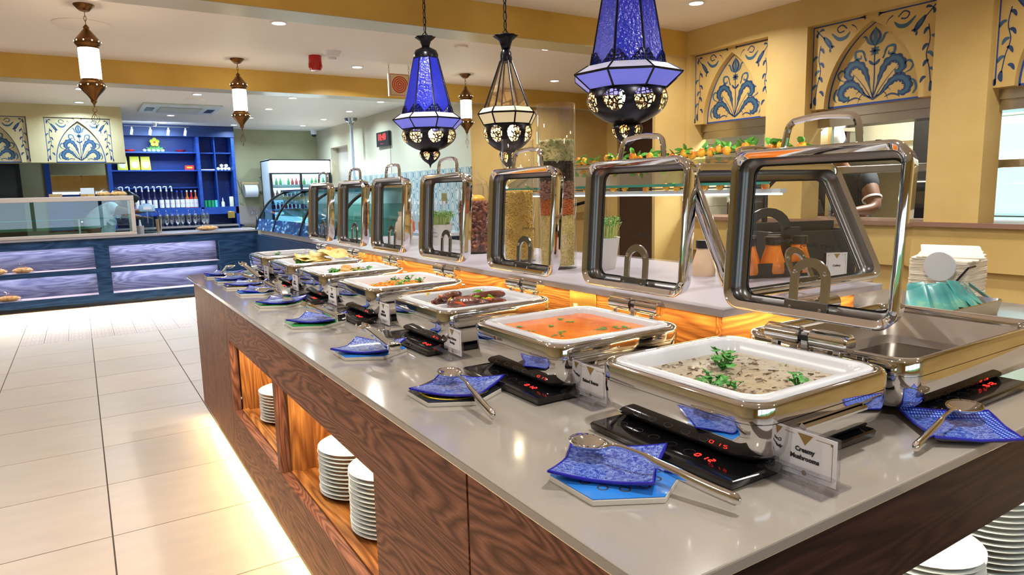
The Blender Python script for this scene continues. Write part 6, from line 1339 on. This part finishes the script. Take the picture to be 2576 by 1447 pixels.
hand(t,(.86,y-.16,1.22),(1,0,-.1)); hand(t,(.82,y+.2,1.12),(1,0,-.1))
# ---------------- kitchen furniture ----------------
t=thing('upright_fridge','tall glass-door fridge glowing white inside the kitchen','fridge',(6.0,2.33,0))
G().box(0,.6,-.34,-.31,0,2.0).box(0,.6,.36,.39,0,2.0).box(.57,.6,-.31,.36,0,2.0).box(0,.6,-.34,.39,1.96,2.05).box(0,.6,-.31,.36,0,.25).build('cabinet',mat('fridge_grey_green',(.32,.42,.36),.3),parent=t,smooth=0)
G().box(.40,.42,-.31,.36,.25,1.96).build('lit_back',mat('fridge_white_glow',(1,1,1),.5,emit=1.3,ecol=(.85,.93,1)),parent=t,smooth=0)
G().box(-.04,0,-.34,-.27,.2,1.94).box(-.04,0,.30,.39,.2,1.94).box(-.04,0,-.27,.30,1.86,1.94).box(-.04,0,-.27,.30,.2,.3).build('door_frame',MATS['fridge_grey_green'],parent=t,smooth=0,bevel=.005)
G().box(-.022,-.018,-.27,.30,.3,1.86).build('door_glass',M_case,parent=t,smooth=0)
G().tube([(-.04,.34,1.0),(-.075,.34,1.05),(-.08,.34,1.25),(-.075,.34,1.45),(-.04,.34,1.5)],.012,8).build('door_handle',M_steel,parent=t)
for z in (.7,1.1,1.5): G().box(.0,.4,-.31,.36,z,z+.01).build('wire_shelf',M_steel,parent=t,smooth=0)
t=thing('pass_shelf','stainless heated shelf spanning the serving hatches','shelf',(0,0,0)); G().box(4.62,4.95,-.6,3.05,1.455,1.505).build('shelf_plate',M_steel,parent=t,smooth=0,bevel=.004)
G().box(4.60,4.98,-.6,3.05,1.80,1.845).build('lamp_gantry',M_steel,parent=t,smooth=0,bevel=.004)
for yy_ in (3.02,1.95,.8): G().box(4.7,4.73,yy_-.015,yy_+.015,1.11,1.80).build('upright',M_steel,parent=t,smooth=0)
G().box(4.60,4.99,-2,4.3,1.09,1.115).build('kitchen_bench',M_steel,smooth=0,label='stainless bench top inside the serving hatches',cat='bench')
t=thing('extractor_hood','steel extractor hood hanging inside the leftmost hatch','hood',(0,0,0)); G().box(4.95,6.3,3.75,4.30,1.86,1.98).box(4.96,4.98,3.76,3.79,1.24,1.86).box(5.55,5.57,3.76,3.79,1.24,1.86).build('hood_shell',M_steel,parent=t,smooth=0,bevel=.006)
G().tube(smoothp([(4.98,3.72,1.86),(4.90,3.66,1.7),(4.82,3.64,1.5),(4.80,3.66,1.3)],5),.008,6).build('power_cable',M_black,label='black cable hanging from the extractor hood',cat='cable')
t=thing('range_grill','black cast grill inside the leftmost hatch','grill',(0,0,0)); G().box(5.0,5.8,3.75,4.2,1.115,1.24).build('grill_body',M_black,parent=t,smooth=0,bevel=.01); G().box(5.0,5.8,4.1,4.2,1.24,1.40).build('grill_back',M_steel,parent=t,smooth=0)
for z in (1.72,1.60): G().box(6.3,6.8,2.9,4.3,z,z+.03).build('wall_shelf',M_steel,label='steel wall shelf deep in the kitchen, %s one'%('upper' if z>1.7 else 'lower'),cat='shelf',smooth=0)
t=thing('kitchen_oven','dark glass-fronted oven deep in the kitchen','oven',(6.2,3.05,0)); G().box(0,.6,-.13,.15,.2,1.95).build('oven_body',M_black,parent=t,smooth=0,bevel=.01); G().box(-.01,0,-.1,.12,.9,1.3).build('oven_window',M_glassblk,parent=t,smooth=0)
for z in (1.38,.82): G().cyl((-.04,-.1,z),(-.04,.12,z),.012,8).build('oven_handle',M_steel,parent=t)
t=thing('dark_equipment','dark kitchen appliance at the right of the glowing fridge','appliance',(6.2,1.4,0)); G().box(0,.6,-.6,.5,0,1.62).build('appliance_body',M_black,parent=t,smooth=0,bevel=.01); G().box(-.012,0,-.2,.05,1.05,1.15).build('white_notice',M_white,parent=t)
# outside the windows behind the camera
struct('trim_9',G().box(-12,12,-30,-5.3,-.3,-.2),mat('lawn_green',(.07,.22,.04),.9),label='lawn outside the windows')
bpy.context.view_layer.update()
